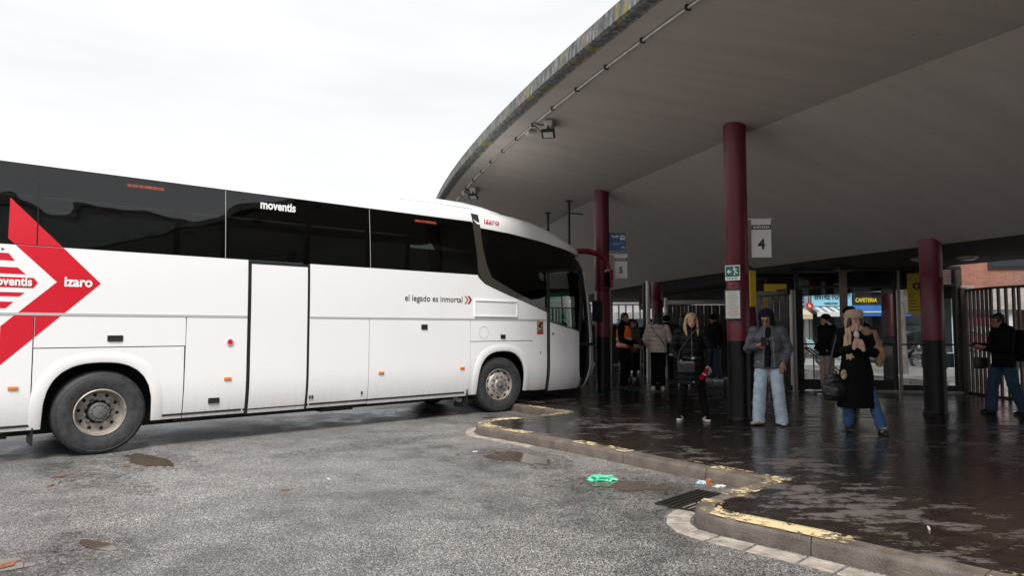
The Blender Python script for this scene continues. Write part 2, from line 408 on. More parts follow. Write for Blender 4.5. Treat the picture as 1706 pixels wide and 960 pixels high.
# saw-tooth platform edge
tooth1 = [(.47, 11.52), (.07, 11.2), (-.25, 11.03), (-.42, 10.88), (-.515, 10.68), (-.54, 10.46), (-.49, 10.22), (-.36, 10.03), (.16, 9.46), (.74, 8.79), (1.30, 8.05), (1.62, 7.62), (2.0, 7.14), (2.41, 6.63)]
tooth2 = [(2.1, 6.34), (1.81, 6.07), (1.62, 5.89), (1.52, 5.74), (1.48, 5.58), (1.50, 5.43), (1.60, 5.29), (1.80, 5.09), (2.07, 4.82), (2.75, 4.07), (3.6, 3.1), (4.48, 2.08)]
edge = []
for k in (-4, -3, -2): edge += [rotc(p, 3.98 * k - .15) for p in tooth1]
t0 = [rotc(p, -4.2) for p in tooth1]; dx = (.40, .10)
edge += [(p[0] + dx[0], p[1] + dx[1]) for p in t0]
edge += tooth1 + tooth2
for k in (1, 2, 3, 4, 5, 6): edge += [rotc(p, 3.98 * k) for p in tooth2[:-1]] + [rotc(tooth2[-1], 3.98 * k)]
def resample(poly, step, keep=True):
    out = [Vector((*poly[0], 0))]
    for a, b in zip(poly, poly[1:]):
        a = Vector((*a, 0)); b = Vector((*b, 0)); n = max(1, int((b - a).length / step))
        for i in range(1, n + 1): out.append(a.lerp(b, i / n))
    return out
def offset_pts(P, d):
    out = []
    for i, p in enumerate(P):
        a = P[max(i - 1, 0)]; b = P[min(i + 1, len(P) - 1)]
        t1 = (p - a).normalized() if i > 0 else (b - p).normalized(); t2 = (b - p).normalized() if i < len(P) - 1 else t1
        n1 = Vector((-t1.y, t1.x, 0)); n2 = Vector((-t2.y, t2.x, 0)); n = (n1 + n2)
        if n.length < 1e-6: n = n1
        n.normalize(); c = max(.55, n.dot(n1)); out.append(p + n * d / c)
    return out
EP = resample(edge, .25)
# walking far -> near the platform lies to the left of the direction (inward)
inn = offset_pts(EP, .15)
kb = MB(); H0 = .13
prof = [(-.012, 0.0), (-.006, .09), (.006, .118), (.03, .13), (.15, .13), (.15, 0.0)]
rows = [[p for p in offset_pts(EP, o)] for o, z in prof]
seg = 0.0; start = 0
n = len(EP); acc = 0; cuts = [0]
for i in range(1, n):
    acc += (EP[i] - EP[i - 1]).length
    if acc > .95: cuts.append(i); acc = 0
cuts.append(n - 1)
for a, b in zip(cuts, cuts[1:]):
    if b <= a: continue
    vs = []; m = len(prof)
    for i in range(a, b + 1):
        for j, (o, z) in enumerate(prof):
            p = rows[j][i].copy()
            if i == a and b - a > 0: p = p.lerp(rows[j][i + 1], min(.3, .004 / max(.004, (rows[j][i + 1] - rows[j][i]).length)))
            if i == b: p = p.lerp(rows[j][i - 1], min(.3, .004 / max(.004, (rows[j][i - 1] - rows[j][i]).length)))
            vs.append((p.x, p.y, z))
    fs = []
    for i in range(b - a):
        for j in range(m - 1): fs.append((i * m + j, (i + 1) * m + j, (i + 1) * m + j + 1, i * m + j + 1))
    fs.append(tuple(range(m))); fs.append(tuple(reversed(range((b - a) * m, (b - a + 1) * m))))
    kb.add(vs, fs)
tag(kb.build('kerb', M['kerb'], smooth=True, angle=50), kind='structure')
# platform surface behind the kerb
pts = [(p.x, p.y) for p in inn]
back = [pol(62.0, a) for a in (226, 220, 214, 208, 203, 200, 197, 194, 190, 186, 182, 178)]
pf = MB(); pf.prism(pts + [(p.x, p.y) for p in back], .0, .1295)
tag(pf.build('platform', M['paving']), kind='structure')

# painted bands on the kerb top
def band(i0, i1, name, m, d0=.012, d1=.20, z=.1345):
    A = offset_pts(EP, d0); B = offset_pts(EP, d1); vs = []; fs = []
    for i in range(i0, i1 + 1): vs += [(A[i].x, A[i].y, z), (B[i].x, B[i].y, z)]
    for k in range(i1 - i0): fs.append((2 * k, 2 * k + 2, 2 * k + 3, 2 * k + 1))
    o = MB().add(vs, fs).build(name, m); tag(o, kind='structure'); return o
def near(p): return min(range(len(EP)), key=lambda i: (EP[i] - Vector((*p, 0))).length)
n0 = near(edge[14 * 4 - 1])
for (a, b, m) in [((-.01, 12.92), (.47, 11.52), 'yellow2'), ((.0, 11.15), (.12, 9.5), 'yellow'), ((.80, 8.72), (1.36, 7.98), 'yellow2'),
                  ((1.92, 7.24), (1.75, 6.0), 'yellow2'), ((1.70, 5.96), (2.25, 4.63), 'yellow'), ((2.75, 4.07), (3.2, 3.55), 'yellow2')]:
    band(near(a), near(b), 'painted_marking', M[m], z=.1345)
# thin solid line along the inner side of the bands
for (a, b) in [((.12, 11.2), (-.2, 9.85)), ((1.85, 7.3), (2.41, 6.63)), ((1.60, 5.29), (2.25, 4.63))]:
    band(near(a), near(b), 'painted_marking', M['yellow'], .185, .20, .138)
# gutter stones
for (a, b) in [((1.72, 5.98), (2.9, 3.9)), ((-.40, 10.9), (.3, 9.3))]:
    i0, i1 = near(a), near(b); A = offset_pts(EP, -.045); B = offset_pts(EP, -.235 if a[0] > 1 else -.17); g = MB(); k = 0; i = i0
    while i < i1:
        j = min(i1, i + 1)
        def L(P, a, b, t): return P[a].lerp(P[b], t)
        q = [L(A, i, j, .04), L(A, i, j, .96), L(B, i, j, .96), L(B, i, j, .04)]
        jit = random.uniform(-.004, .004)
        vs = [(p.x, p.y, 0.0) for p in q] + [(p.x, p.y, .009 + jit) for p in q]
        g.add(vs, [(4, 5, 6, 7), (0, 1, 5, 4), (1, 2, 6, 5), (2, 3, 7, 6), (3, 0, 4, 7)]); i = j
    tag(g.build('gutter_stones', M['gutter'], bevel=.004, seg=1), kind='structure')

# puddles: irregular sheets of muddy water
def puddle(c, rx, ry, rot, seed, name='puddle', m='water', z=.0045):
    rnd = random.Random(seed); vs = [(c[0], c[1], z)]; N = 90; sd = rnd.random() * 50
    for k in range(N):
        a = 2 * pi * k / N; r = 1 + .30 * noise.noise(Vector((cos(a) * 1.3 + sd, sin(a) * 1.3, sd))) * 1.6 + .12 * noise.noise(Vector((cos(a) * 5 + sd, sin(a) * 5, 0)))
        x = rx * r * cos(a); y = ry * r * sin(a)
        vs.append((c[0] + x * cos(rot) - y * sin(rot), c[1] + x * sin(rot) + y * cos(rot), z))
    tag(MB().add(vs, [(0, k + 1, (k + 1) % N + 1) for k in range(N)]).build(name, M[m]), kind='structure')
for a_ in (((.06, 8.42), .95, .50, radians(-52), 3), ((1.13, 6.93), .75, .50, radians(-14), 5), ((-4.35, 8.25), 1.0, .42, radians(-42), 8), ((-3.55, 4.60), .75, .42, radians(20), 12), ((-3.0, 5.05), .5, .22, radians(-30), 21), ((-4.4, 7.2), 1.0, .30, radians(-35), 31), ((-1.6, 9.6), 1.6, .25, radians(40), 33)):
    puddle(*a_, name='damp_patch', m='damp', z=.0022)
puddle((.06, 8.42), .56, .26, radians(-52), 3)
puddle((1.15, 6.93), .32, .21, radians(-14), 5)
puddle((-4.35, 8.25), .62, .16, radians(-42), 8)
puddle((-3.55, 4.60), .34, .17, radians(20), 12)
puddle((-3.0, 5.05), .20, .06, radians(-30), 21)

# drain: iron frame, dark pit and slats
dr = thing('drain_grate', 'black slotted iron drain grate in the road against the rounded kerb tip', 'drain', (1.68, 6.32, 0), radians(45))
MB().box((0, 0, .003), (.70, .36, .004)).build('drain_pit', M['black_void'], dr)
fr = MB()
for x, y, sx, sy in ((0, .19, .74, .03), (0, -.19, .74, .03), (.355, 0, .03, .35), (-.355, 0, .03, .35)): fr.box((x, y, .009), (sx, sy, .016))
fr.build('drain_frame', M['metal_drain'], dr, bevel=.002)
for k in range(6): MB().box((0, -.14 + .056 * k, .012), (.675, .02, .014)).build('drain_slat', M['metal_drain'], dr, bevel=.002)

# ---------------------------------------------------------------- canopy
prof = [(75.25, 5.63), (75.27, 5.40), (75.22, 5.375), (75.10, 5.375), (75.085, 5.352), (74.9, 5.325), (71.95, 4.757), (71.0, 4.27), (68.7, 3.02), (68.62, 2.985), (64.8, 2.985), (64.8, 3.5), (68.7, 3.9), (72, 5.3)]
a0, a1, st = 179.0, 238.0, .5
vs = []; fs = []; m = len(prof); na = int((a1 - a0) / st)
for i in range(na + 1):
    for j, (R, z) in enumerate(prof):
        w = 0
        if j in (2, 3): w = .012 * noise.noise(Vector((i * 3.1, j, 0)))
        p = pol(R + w, a0 + i * st, z); vs.append(tuple(p))
for i in range(na):
    for j in range(m): fs.append((i * m + j, i * m + (j + 1) % m, (i + 1) * m + (j + 1) % m, (i + 1) * m + j))
fs += [tuple(range(m)), tuple(range(na * m, (na + 1) * m))]
me_mi = []
for i in range(na):
    for j in range(m): me_mi.append({0: 1, 1: 1, 2: 2, 3: 2, 9: 3}.get(j, 0))
me_mi += [0, 0]
can = thing('station_canopy', 'large curved concrete canopy with mossy edge covering the bus platforms', 'canopy', (0, 0, 0))
c = MB(); c.v = vs; c.f = fs; c.mi = me_mi
c.build('canopy_shell', [M['soffit'], M['moss'], M['moss'], M['ceiling']], can, smooth=True, angle=12)
for k in range(14):
    a = 182 + k * 1.12; p = pol(65.3, a + .56, 2.74); MB().box(p, (.16, 65.3 * radians(1.12) + .01, .50), radians(a + .56)).build('fascia_beam', M['ceiling'], can)
# conduit clipped under the soffit
def sof(R): return 4.757 + (R - 71.95) * (.568 / 2.95)
cd = MB(); cd.tube([pol(74.8, a, sof(74.8) - .035) for a in [192 - 9 + .4 * k for k in range(80)]], .022, 8)
cd.build('conduit', M['galv'], can, smooth=True)
for a in [184 + .74 * k for k in range(36)]:
    p = pol(74.8, a, sof(74.8) - .03); MB().box(p, (.07, .03, .06), radians(a)).build('conduit_clip', M['dsteel'], can)
def lamp_set(ang, lab, lab2, lab3, grp):
    e = pol(74.59, ang, sof(74.59)); rz = radians(ang - 180 - 28)
    t = thing('emergency_light', lab, 'light', e, rz, grp[0])
    b = MB(); b.box((0, 0, -.055), (.15, .38, .10)); b.build('light_housing', M['plastic'], t, bevel=.018)
    b = MB(); b.box((0, 0, -.125), (.12, .34, .045)); b.build('light_diffuser', M['lens'], t, bevel=.015)
    for k in range(7): pass
    f = thing('floodlight', lab2, 'light', e + Vector((-.03, -.14, -.20)), rz, grp[1])
    MB().box((0, 0, .03), (.03, .10, .10)).build('bracket', M['black'], f, bevel=.004)
    b = MB(); b.box((0, 0, -.05), (.24, .20, .045), rx=radians(-28)); b.build('lamp_body', M['black'], f, bevel=.008)
    b = MB(); b.box((0, -.012, -.076), (.17, .13, .008), rx=radians(-28)); b.build('lamp_lens', M['lens'], f)
    MB().tube([(-.05, .05, -.03), (-.15, .06, .02), (-.22, .03, .10), (-.28, .02, .15)], .009, 6).build('cable', M['black'], f, smooth=True)
    MB().tube([(-.06, .12, .15), (-.16, .11, .15), (-.26, .06, .18)], .014, 6).build('cable', M['black'], f, smooth=True)
    j = thing('junction_box', lab3, 'junction box', pol(74.72, ang - .5, sof(74.72)), radians(ang), grp[2])
    b = MB(); b.box((0, 0, -.05), (.14, .16, .075)); b.build('box_body', M['plastic'], j, bevel=.012)
G3 = ('emergency lights under the canopy edge', 'floodlights under the canopy edge', 'junction boxes on the canopy conduit')
lamp_set(198.27, 'off-white emergency light under the canopy, the larger, nearer one beside the conduit', 'small black floodlight under the nearer emergency light of the canopy', 'round-cornered pale junction box on the canopy conduit beside the nearer floodlight', G3)
lamp_set(193.66, 'small far emergency light under the canopy edge just above the coach roof', 'far black floodlight under the canopy just above the coach roof', 'far pale junction box on the canopy conduit just above the coach roof', G3)
# bars hanging from the soffit behind the coach nose
def hang(p, L, lab, arm=None):
    t = thing('hanging_bar', lab, 'bar', p, 0, 'bars hanging from the canopy')
    MB().tube([(0, 0, 0), (0, 0, -.02)], .10, 14).build('ceiling_plate', M['dsteel'], t)
    MB().tube([(0, 0, -.02), (0, 0, -L)], .034, 10).build('bar_pole', M['dsteel'], t, smooth=True)
    if arm: MB().tube([(0, 0, -.32), arm], .018, 8).build('bar_arm', M['dsteel'], t, smooth=True)
hang(Vector((1.45, 17.24, 4.83)), 1.5, 'longer dark bar hanging from the canopy between the coach nose and the red column', (.35, -.1, -.36))
hang(Vector((1.01, 19.03, 4.83)), 1.2, 'shorter dark bar hanging above the coach nose, left of the longer bar', (.44, -1.7, -.30))

# ---------------------------------------------------------------- columns
def column(p, top, lab, r=.17, kind='round_column', grp='round red and black columns under the canopy', redz=1.25):
    t = thing('round_column', lab, 'column', (p[0], p[1], .13), 0, grp)
    MB().lathe([(r + .02, 0), (r + .02, .03), (r + .005, .05), (r, .09), (r, redz)], axis='Z', n=40).build('column_base', M['col_black'], t, smooth=True)
    MB().lathe([(r + .002, redz), (r + .002, 2.3), (r, 2.303), (r, 2.31), (r + .002, 2.313), (r + .002, top)], axis='Z', n=40).build('column_shaft', M['col_red'], t, smooth=True, angle=60)
    return t
column((3.56, 10.76), 4.70, 'red and black column with the green exit sign and timetable, next to the number 4 sign')
column((2.10, 15.88), 4.70, 'red and black column just ahead of the white coach nose, next to the number 5 sign')
column((7.08, 11.5), 2.95, 'red and black column at the right, in front of the glass wall and right of the fur-hatted woman')
for a, l in ((196.3, 'red and black column hidden almost wholly behind the column with the exit sign'), (192.05, 'red and black column behind the woman in the cream puffer jacket'),
             (188.5, 'far red and black column just right of the column at the coach nose')):
    p = pol(68.7, a); p = Vector((4.49, 21.1, 0)) if a == 192.05 else p; column(p, 2.95, l)
for a in (204.14, 208.4, 212.6, 216.8):                # the rows run on past the frame
    p = pol(71.95, a); column(p, 4.66, 'red and black column of the outer row, farther along the canopy to the right')
    p = pol(68.7, a + .3); column(p, 2.95, 'red and black column of the inner row, farther along the canopy to the right')
# ================================================================ WHITE COACH
bd = Vector((.7526, .6585, 0)).normalized(); bn = Vector((-bd.y, bd.x, 0)); BO = Vector((-5.126, 8.596, 0))
bus = thing('coach', 'long white coach with red arrow on its side, parked nose-in under the canopy', 'coach', BO, atan2(bd.y, bd.x))
SC, ND, CH = -1.803, 9.845, 1.57                      # camera seen in coach axes: only used to read off the photo's measurements
SX, P_ = 7.9, 3.0
_tab = [(sin(radians(k / 2)) ** (2 / P_), 1 - cos(radians(k / 2)) ** (2 / P_)) for k in range(181)]
_arc = [0.0]
for a, b in zip(_tab, _tab[1:]): _arc.append(_arc[-1] + hypot((b[0] - a[0]) * 1.9, (b[1] - a[1]) * 1.27))
AL = _arc[-1]
def nose(h):
    T = [(.30, 9.35), (.38, 9.52), (.5, 9.66), (.75, 9.79), (1.45, 9.77), (2.2, 9.66), (2.7, 9.50), (3.0, 9.35), (3.15, 9.30), (3.6, 9.1), (4.5, 9.0)]
    if h <= T[0][0]: return T[0][1]
    for (a, x), (b, y) in zip(T, T[1:]):
        if h <= b: f = (h - a) / (b - a); return x + (y - x) * f
    return T[-1][1]
def t0(h):
    t = 0
    if h < .9: t += .07 * ((.9 - h) / .55) ** 2
    if h > 1.8: t += .085 * ((h - 1.8) / 1.75) ** 2
    return t
def SF(q, h):
    """side surface: distance along the coach q, height h -> (s, t)"""
    if q <= SX: return q, t0(h)
    w = q - SX; far = False
    if w > AL: w = 2 * AL - w; far = True
    i = 0; lo, hi = 0, 180
    while hi - lo > 1:
        mid = (lo + hi) // 2
        if _arc[mid] <= w: lo = mid
        else: hi = mid
    f = (w - _arc[lo]) / max(1e-9, _arc[hi] - _arc[lo])
    x = _tab[lo][0] + (_tab[hi][0] - _tab[lo][0]) * f; y = _tab[lo][1] + (_tab[hi][1] - _tab[lo][1]) * f
    tt = t0(h); t = tt + (1.275 - tt) * y
    return SX + (nose(h) - SX) * x, (2.55 - t if far else t)
def app(sa, ha):
    """measured on the flat side plane -> surface coordinates (q, h)"""
    if sa < SX - .02:
        t = t0(ha); return sa, ha
    lo, hi = 7.5, SX + AL * .62
    def f(q):
        h = ha
        for _ in range(3):
            s, t = SF(q, h); h = CH + (ha - CH) * (1 + t / ND)
        s, t = SF(q, h); return SC + (s - SC) / (1 + t / ND), h
    for _ in range(30):
        m_ = (lo + hi) / 2; v, h = f(m_)
        v2, _h = f(m_ + .01)
        if v2 < v or v > sa: hi = m_
        else: lo = m_
    return lo, f(lo)[1]
def clip(poly, s0=-99, s1=99, h0=-99, h1=99):
    def c(P, inside, inter):
        out = []
        for i in range(len(P)):
            a, b = P[i - 1], P[i]
            if inside(b):
                if not inside(a): out.append(inter(a, b))
                out.append(b)
            elif inside(a): out.append(inter(a, b))
        return out
    def lx(v, k): return lambda a, b: tuple(a[j] + (b[j] - a[j]) * (v - a[k]) / (b[k] - a[k]) for j in (0, 1))
    for k, v, sgn in ((0, s0, 1), (0, s1, -1), (1, h0, 1), (1, h1, -1)):
        if not P_OK(poly): return []
        poly = c(poly, (lambda p, k=k, v=v, sgn=sgn: (p[k] - v) * sgn >= 0), lx(v, k))
    return poly
def P_OK(p): return len(p) >= 3
def skin(name, poly, m, parent, off=0.0, th=.02, hstep=.14, bevel=0.0, far=False, smooth=True, mi_mat=None):
    """panel cut from the coach side surface: polygon in (q, h), off = distance proud of it"""
    bm = bmesh.new(); vs = [bm.verts.new((p[0], p[1], 0)) for p in poly]
    for tr in tessellate_polygon([[Vector((p[0], p[1], 0)) for p in poly]]):
        a_, b_, c_ = (poly[i] for i in tr)
        if abs((b_[0] - a_[0]) * (c_[1] - a_[1]) - (b_[1] - a_[1]) * (c_[0] - a_[0])) < 1e-9: continue
        bm.faces.new([vs[i] for i in tr])
    bmesh.ops.recalc_face_normals(bm, faces=bm.faces)
    q0, q1 = min(p[0] for p in poly), max(p[0] for p in poly); h0, h1 = min(p[1] for p in poly), max(p[1] for p in poly)
    def cut(co, no): bmesh.ops.bisect_plane(bm, geom=bm.verts[:] + bm.edges[:] + bm.faces[:], plane_co=co, plane_no=no, dist=1e-5)
    h = math.floor(h0 / hstep) * hstep + hstep
    while h < h1: cut((0, h, 0), (0, 1, 0)); h += hstep
    q = max(SX, math.floor(q0 / .07) * .07 + .07)
    while q < q1: cut((q, 0, 0), (1, 0, 0)); q += .07
    bmesh.ops.remove_doubles(bm, verts=bm.verts, dist=1e-5)
    def nrm(q, h):
        e = .01; a = SF(q - e, h); b = SF(q + e, h); d = Vector((b[0] - a[0], b[1] - a[1])); d.normalize(); return Vector((d.y, -d.x))
    top = {}; 
    res = bmesh.ops.extrude_face_region(bm, geom=bm.faces[:])
    newv = set(v for v in res['geom'] if isinstance(v, bmesh.types.BMVert))
    for v in bm.verts:
        q, h = v.co.x, v.co.y; s, t = SF(q, h); n_ = nrm(q, h); o = off if v not in newv else off - th
        x = s + n_.x * o; y = t + n_.y * o
        if far: y = 2.55 - y
        v.co = (x, y, h)
    bmesh.ops.recalc_face_normals(bm, faces=bm.faces)
    for fa in bm.faces: fa.smooth = smooth
    for e in bm.edges:
        if len(e.link_faces) == 2 and e.calc_face_angle(0) > radians(38): e.smooth = False
    me = D.meshes.new(name); bm.to_mesh(me); bm.free(); me.materials.append(m)
    o = D.objects.new(name, me); COL.objects.link(o); o.parent = parent; return o
def rect(s0, s1, h0, h1): return [(s0, h0), (s1, h0), (s1, h1), (s0, h1)]
g_ = .006
W, RB = M['white'], -3.45
HB, HW, HT, HK, HS = 1.745, 2.565, 3.545, 1.337, .37
# belt panels under the windows
sill_r = [(6.02, 2.50), (6.15, 2.40), (6.35, 2.33), (6.75, 2.20), (7.07, 2.11), (7.74, 1.90)]
skin('side_panel', rect(RB, 1.79 - g_, HB + g_, HW - g_), W, bus)
skin('side_panel', [(2.725, HB + g_), (7.74, HB + g_)] + sill_r[::-1] + [(5.98, HW - g_), (2.725, HW - g_)], W, bus)
# lower panels
def arch(c, r, top, w, n=14, h0=HS):
    """wheel-arch outline from right foot to left foot"""
    out = []
    for k in range(n + 1):
        a = pi * k / n; out.append((c + w * (abs(cos(a)) ** .8) * (1 if cos(a) >= 0 else -1), h0 + (top - h0) * sin(a) ** .62))
    return out
skin('side_panel', rect(RB, -.731 - g_, HS, HB - g_), W, bus)
skin('arch_panel', [(-.731 + g_, HS), ] + arch(-.02, .6, 1.15, .60)[::-1] + [(.955 - g_, HS), (.955 - g_, HK - g_), (-.731 + g_, HK - g_)], W, bus)
p = skin('fuel_door', rect(-.731 + g_, .968 - g_, HK + g_, HB - g_), W, bus)
skin('side_panel', rect(.955 + g_, 1.79 - g_, HS, HB - g_) if False else [(.955 + g_, HS), (1.79 - g_, HS), (1.79 - g_, HB - g_), (.968 + g_, HB - g_)], W, bus)
ld1 = skin('luggage_door', rect(2.705 + g_, 3.745 - g_, HS - .005, HB - g_), W, bus)
ld2 = skin('luggage_door', rect(3.745 + g_, 5.81 - g_, HS - .012, HB - g_), W, bus)
skin('arch_panel', [(5.81 + g_, HS)] + arch(6.575, .58, 1.15, .585)[::-1] + [(7.36 - g_, HS), (7.36 - g_, HK - g_), (5.81 + g_, HK - g_)], W, bus)
skin('side_panel', rect(5.81 + g_, 7.36 - g_, HK + g_, HB - g_), W, bus)
skin('side_panel', rect(7.36 + g_, 7.74, HS - .01, HB - g_), W, bus)
# pale metal moulding line above the lower panels
for a, b in ((RB, 1.78), (2.73, 7.74)): skin('moulding', rect(a, b, HB - .016, HB + .014), M['silver'], bus, off=.006, th=.03)
# raised wheel-arch lips
def lip(c, top, w):
    A = arch(c, 0, top, w, 28); vs = []; fs = []
    prof = [(0.0, .015, -.03), (0.0, .015, .008), (.012, .025, .013), (.09, .10, .010), (.125, .13, .003), (.14, .14, -.015)]
    m_ = len(prof)
    for (x, z) in A:
        for (r, rz_, o) in prof:
            dx, dz = x - c, max(z - HS, 0); f = 1 + r / w; fz = 1 + r / (top - HS)
            q, h = c + dx * f, HS + (z - HS) * fz
            s_, t_ = SF(q, h); vs.append((s_, t_ - o, h))
    for i in range(len(A) - 1):
        for j in range(m_ - 1): fs.append((i * m_ + j, i * m_ + j + 1, (i + 1) * m_ + j + 1, (i + 1) * m_ + j))
    return MB().add(vs, fs).build('wheel_arch_lip', W, bus, smooth=True)
lip(-.02, 1.15, .60); lip(6.575, 1.15, .585)
# emergency middle door with its black gasket
skin('middle_door', rect(1.835, 2.685, .36, 2.505), W, bus, off=.002)
gs = MB()
skin('door_gasket', rect(1.79, 1.835 - .004, .345, 2.545), M['rubber'], bus, off=.004)
skin('door_gasket', rect(2.685 + .004, 2.722, .345, 2.545), M['rubber'], bus, off=.004)
skin('door_gasket', rect(1.835, 2.685, 2.509, 2.545), M['rubber'], bus, off=.004)
# side windows
xs = [RB, -.73, 1.465, 3.765, 6.0]
for a, b in zip(xs, xs[1:]):
    skin('side_window', rect(a + .005, b - .005, HW, HT), M['glass'], bus, off=-.002, th=.006, hstep=.5)
    skin('side_window', rect(a + .005, b - .005, HW, HT), M['glass'], bus, off=-.002, th=.006, hstep=.5, far=True)
for x in xs[1:4]:
    skin('window_seal', rect(x - .005, x + .005, HW, HT), M['silver'] if x > 1 else M['rubber'], bus, off=-.006, th=.02)
for x in xs:
    skin('window_pillar', rect(x - .045, x + .045, HW - .02, HT + .02), M['dark_body'], bus, off=-.03, th=.06)
    skin('window_pillar', rect(x - .045, x + .045, HW - .02, HT + .02), M['dark_body'], bus, off=-.03, th=.06, far=True)
# bronze swoosh between passenger and driver glass
left = [(5.885, 3.71), (5.93, 3.40), (5.985, 2.95), (6.01, 2.62), (6.07, 2.49), (6.17, 2.41), (6.35, 2.34), (6.75, 2.21), (7.07, 2.12), (7.745, 1.91)]
right = [(7.745, 1.985), (7.07, 2.22), (6.90, 2.28), (6.318, 2.525), (6.21, 2.75), (6.12, 3.1), (6.09, 3.45), (6.05, 3.70)]
skin('bronze_trim', left + right, M['bronze'], bus, off=.006, th=.02, hstep=.08)
# driver-side glass ahead of the swoosh, above the front door
gt = [(6.10, 3.44), (6.77, 3.41), (7.56, 3.33), (8.0, 3.27), (8.24, 3.215), (8.50, 3.12), (8.66, 3.04)]
FG = [(6.13, 3.1), (6.215, 2.75), (6.33, 2.53), (6.90, 2.285), (7.07, 2.225), (7.745, 1.99), (7.745, 2.72)]
seal = [app(*p) for p in [(7.76, 2.72), (8.0, 2.76), (8.3, 2.79), (8.78, 2.83)]]
skin('driver_window', FG + seal + [app(*p) for p in [(8.69, 3.0)] + gt[::-1]], M['front_glass'] if False else M['glass'], bus, off=-.002, th=.006, hstep=.2)
# dark window frame lines
skin('window_frame', [app(*p) for p in [(7.75, 2.68), (8.0, 2.72), (8.3, 2.75), (8.80, 2.79), (8.80, 2.85), (8.3, 2.81), (8.0, 2.78), (7.75, 2.74)]], M['black'], bus, off=.004, th=.03)
# front door, ajar and standing proud of the body
fd = [app(*p) for p in [(7.775, .335), (8.54, .355), (8.60, .75), (8.607, 1.507), (7.775, 1.70)]]
dr_ = skin('front_door', fd, W, bus, off=.06, th=.035)
dglass = [app(*p) for p in [(7.775, 1.745), (8.60, 1.545), (8.64, 2.0), (8.60, 2.74), (7.775, 2.68)]]
skin('door_window', dglass, M['front_glass'], dr_, off=.05, th=.006)
skin('door_window_frame', [app(*p) for p in [(8.60, 1.52), (8.67, 1.50), (8.71, 2.0), (8.68, 2.74), (8.60, 2.74), (8.635, 2.0)]], M['black'], dr_, off=.058, th=.03)
skin('door_window_frame', [app(*p) for p in [(7.75, .34), (7.772, .34), (7.772, 2.70), (7.75, 2.70)]], M['rubber'], dr_, off=.058, th=.05)
skin('door_sill_trim', [app(*p) for p in [(7.775, 1.70), (8.607, 1.507), (8.607, 1.535), (7.775, 1.735)]], M['bronze'], dr_, off=.064, th=.03)
q, h = app(7.85, 1.47); s_, t_ = SF(q, h)
MB().lathe([(0, -.012), (.018, -.012), (.022, 0)], (s_, t_ - .06, h), n=16).build('door_lock', M['black'], dr_)
# white corner post framing the windscreen
cp_out = [(8.60, 3.09), (8.79, 3.0), (8.90, 2.72), (9.0, 2.2), (9.08, 1.455), (9.09, .74), (8.93, .44), (8.80, .35)]
cp_in = [(8.75, .36), (8.86, .47), (9.0, .75), (9.01, 1.45), (8.93, 2.2), (8.83, 2.7), (8.70, 2.96), (8.55, 3.05)]
ci = [app(*p) for p in cp_in]
co_ = [(SX + AL * .56, 3.13), (SX + AL * .545, 2.72), (SX + AL * .55, 2.2), (SX + AL * .55, 1.455), (SX + AL * .55, .74), (SX + AL * .54, .44), (SX + AL * .52, .33)]
skin('corner_post', co_ + ci, M['white_clean'], bus, off=.004, th=.05)
skin('corner_post', co_ + ci, M['white_clean'], bus, off=.004, th=.05, far=True)
skin('inner_post', [(p[0] - .11, p[1]) for p in ci] + [(p[0] - .004, p[1]) for p in ci[::-1]], M['black'], bus, off=-.01, th=.05)
# windscreen and front bumper, wrapping the nose
qa, qb = SX + AL * .56, SX + AL * 1.44
skin('windscreen', rect(qa + .01, qb - .01, 1.25, 3.10), M['front_glass'], bus, off=-.002, th=.008, hstep=.3)
skin('front_bumper', rect(qa - .05, qb + .05, .33, 1.24), W, bus, off=0, th=.04)
for q in (SX + AL * .64, SX + AL * 1.36 - .45):
    skin('headlight', rect(q, q + .45, .62, .84), M['lens'], bus, off=.012, th=.03)
for dz in (0,): pass
# far side, rear, floor and underbody
skin('far_side_wall', rect(RB, SX + .9, HS, HW - .01), W, bus, far=True)
skin('far_window', rect(6.06, SX + .95, HW, 3.3), M['glass'], bus, off=-.002, th=.006, far=True)
b = MB(); b.box((RB - .02, 1.275, 2.05), (.04, 2.50, 3.36)); b.build('rear_wall', W, bus, bevel=.02)
b = MB(); b.box((2.9, 1.275, 1.24), (12.6, 2.40, .06)); b.box((2.4, 1.275, .64), (11.4, 1.25, .80))
for a, c_ in ((-3.4, -.72), (.70, 1.75), (1.75, 2.75), (2.75, 5.72)): b.box(((a + c_) / 2, .30, .82), (c_ - a - .02, .50, .82)); b.box(((a + c_) / 2, 2.25, .82), (c_ - a - .02, .50, .82))
b.box((1.0, .08, 1.5), (9.0 - .3, .03, .5)); b.box((2.2, .075, 2.1), (11.2, .03, .86)); b.box((7.45, .10, .85), (.34, .06, .9))
b.box((3.3, .45, .33), (.55, .5, .12)); b.box((1.05, .42, .36), (.30, .3, .14)); b.box((4.6, .8, .30), (.8, .4, .10)); b.box((-1.1, .45, .33), (.35, .4, .13))
b.box((9.25, 1.275, 1.0), (.08, 2.0, 1.0)); b.box((8.35, 1.75, .85), (1.5, 1.3, .9)); b.box((8.3, .6, .42), (1.0, 1.0, .06)); b.box((7.66, .5, .95), (.04, .85, 1.2))
b.build('underbody', M['dark_body'], bus)
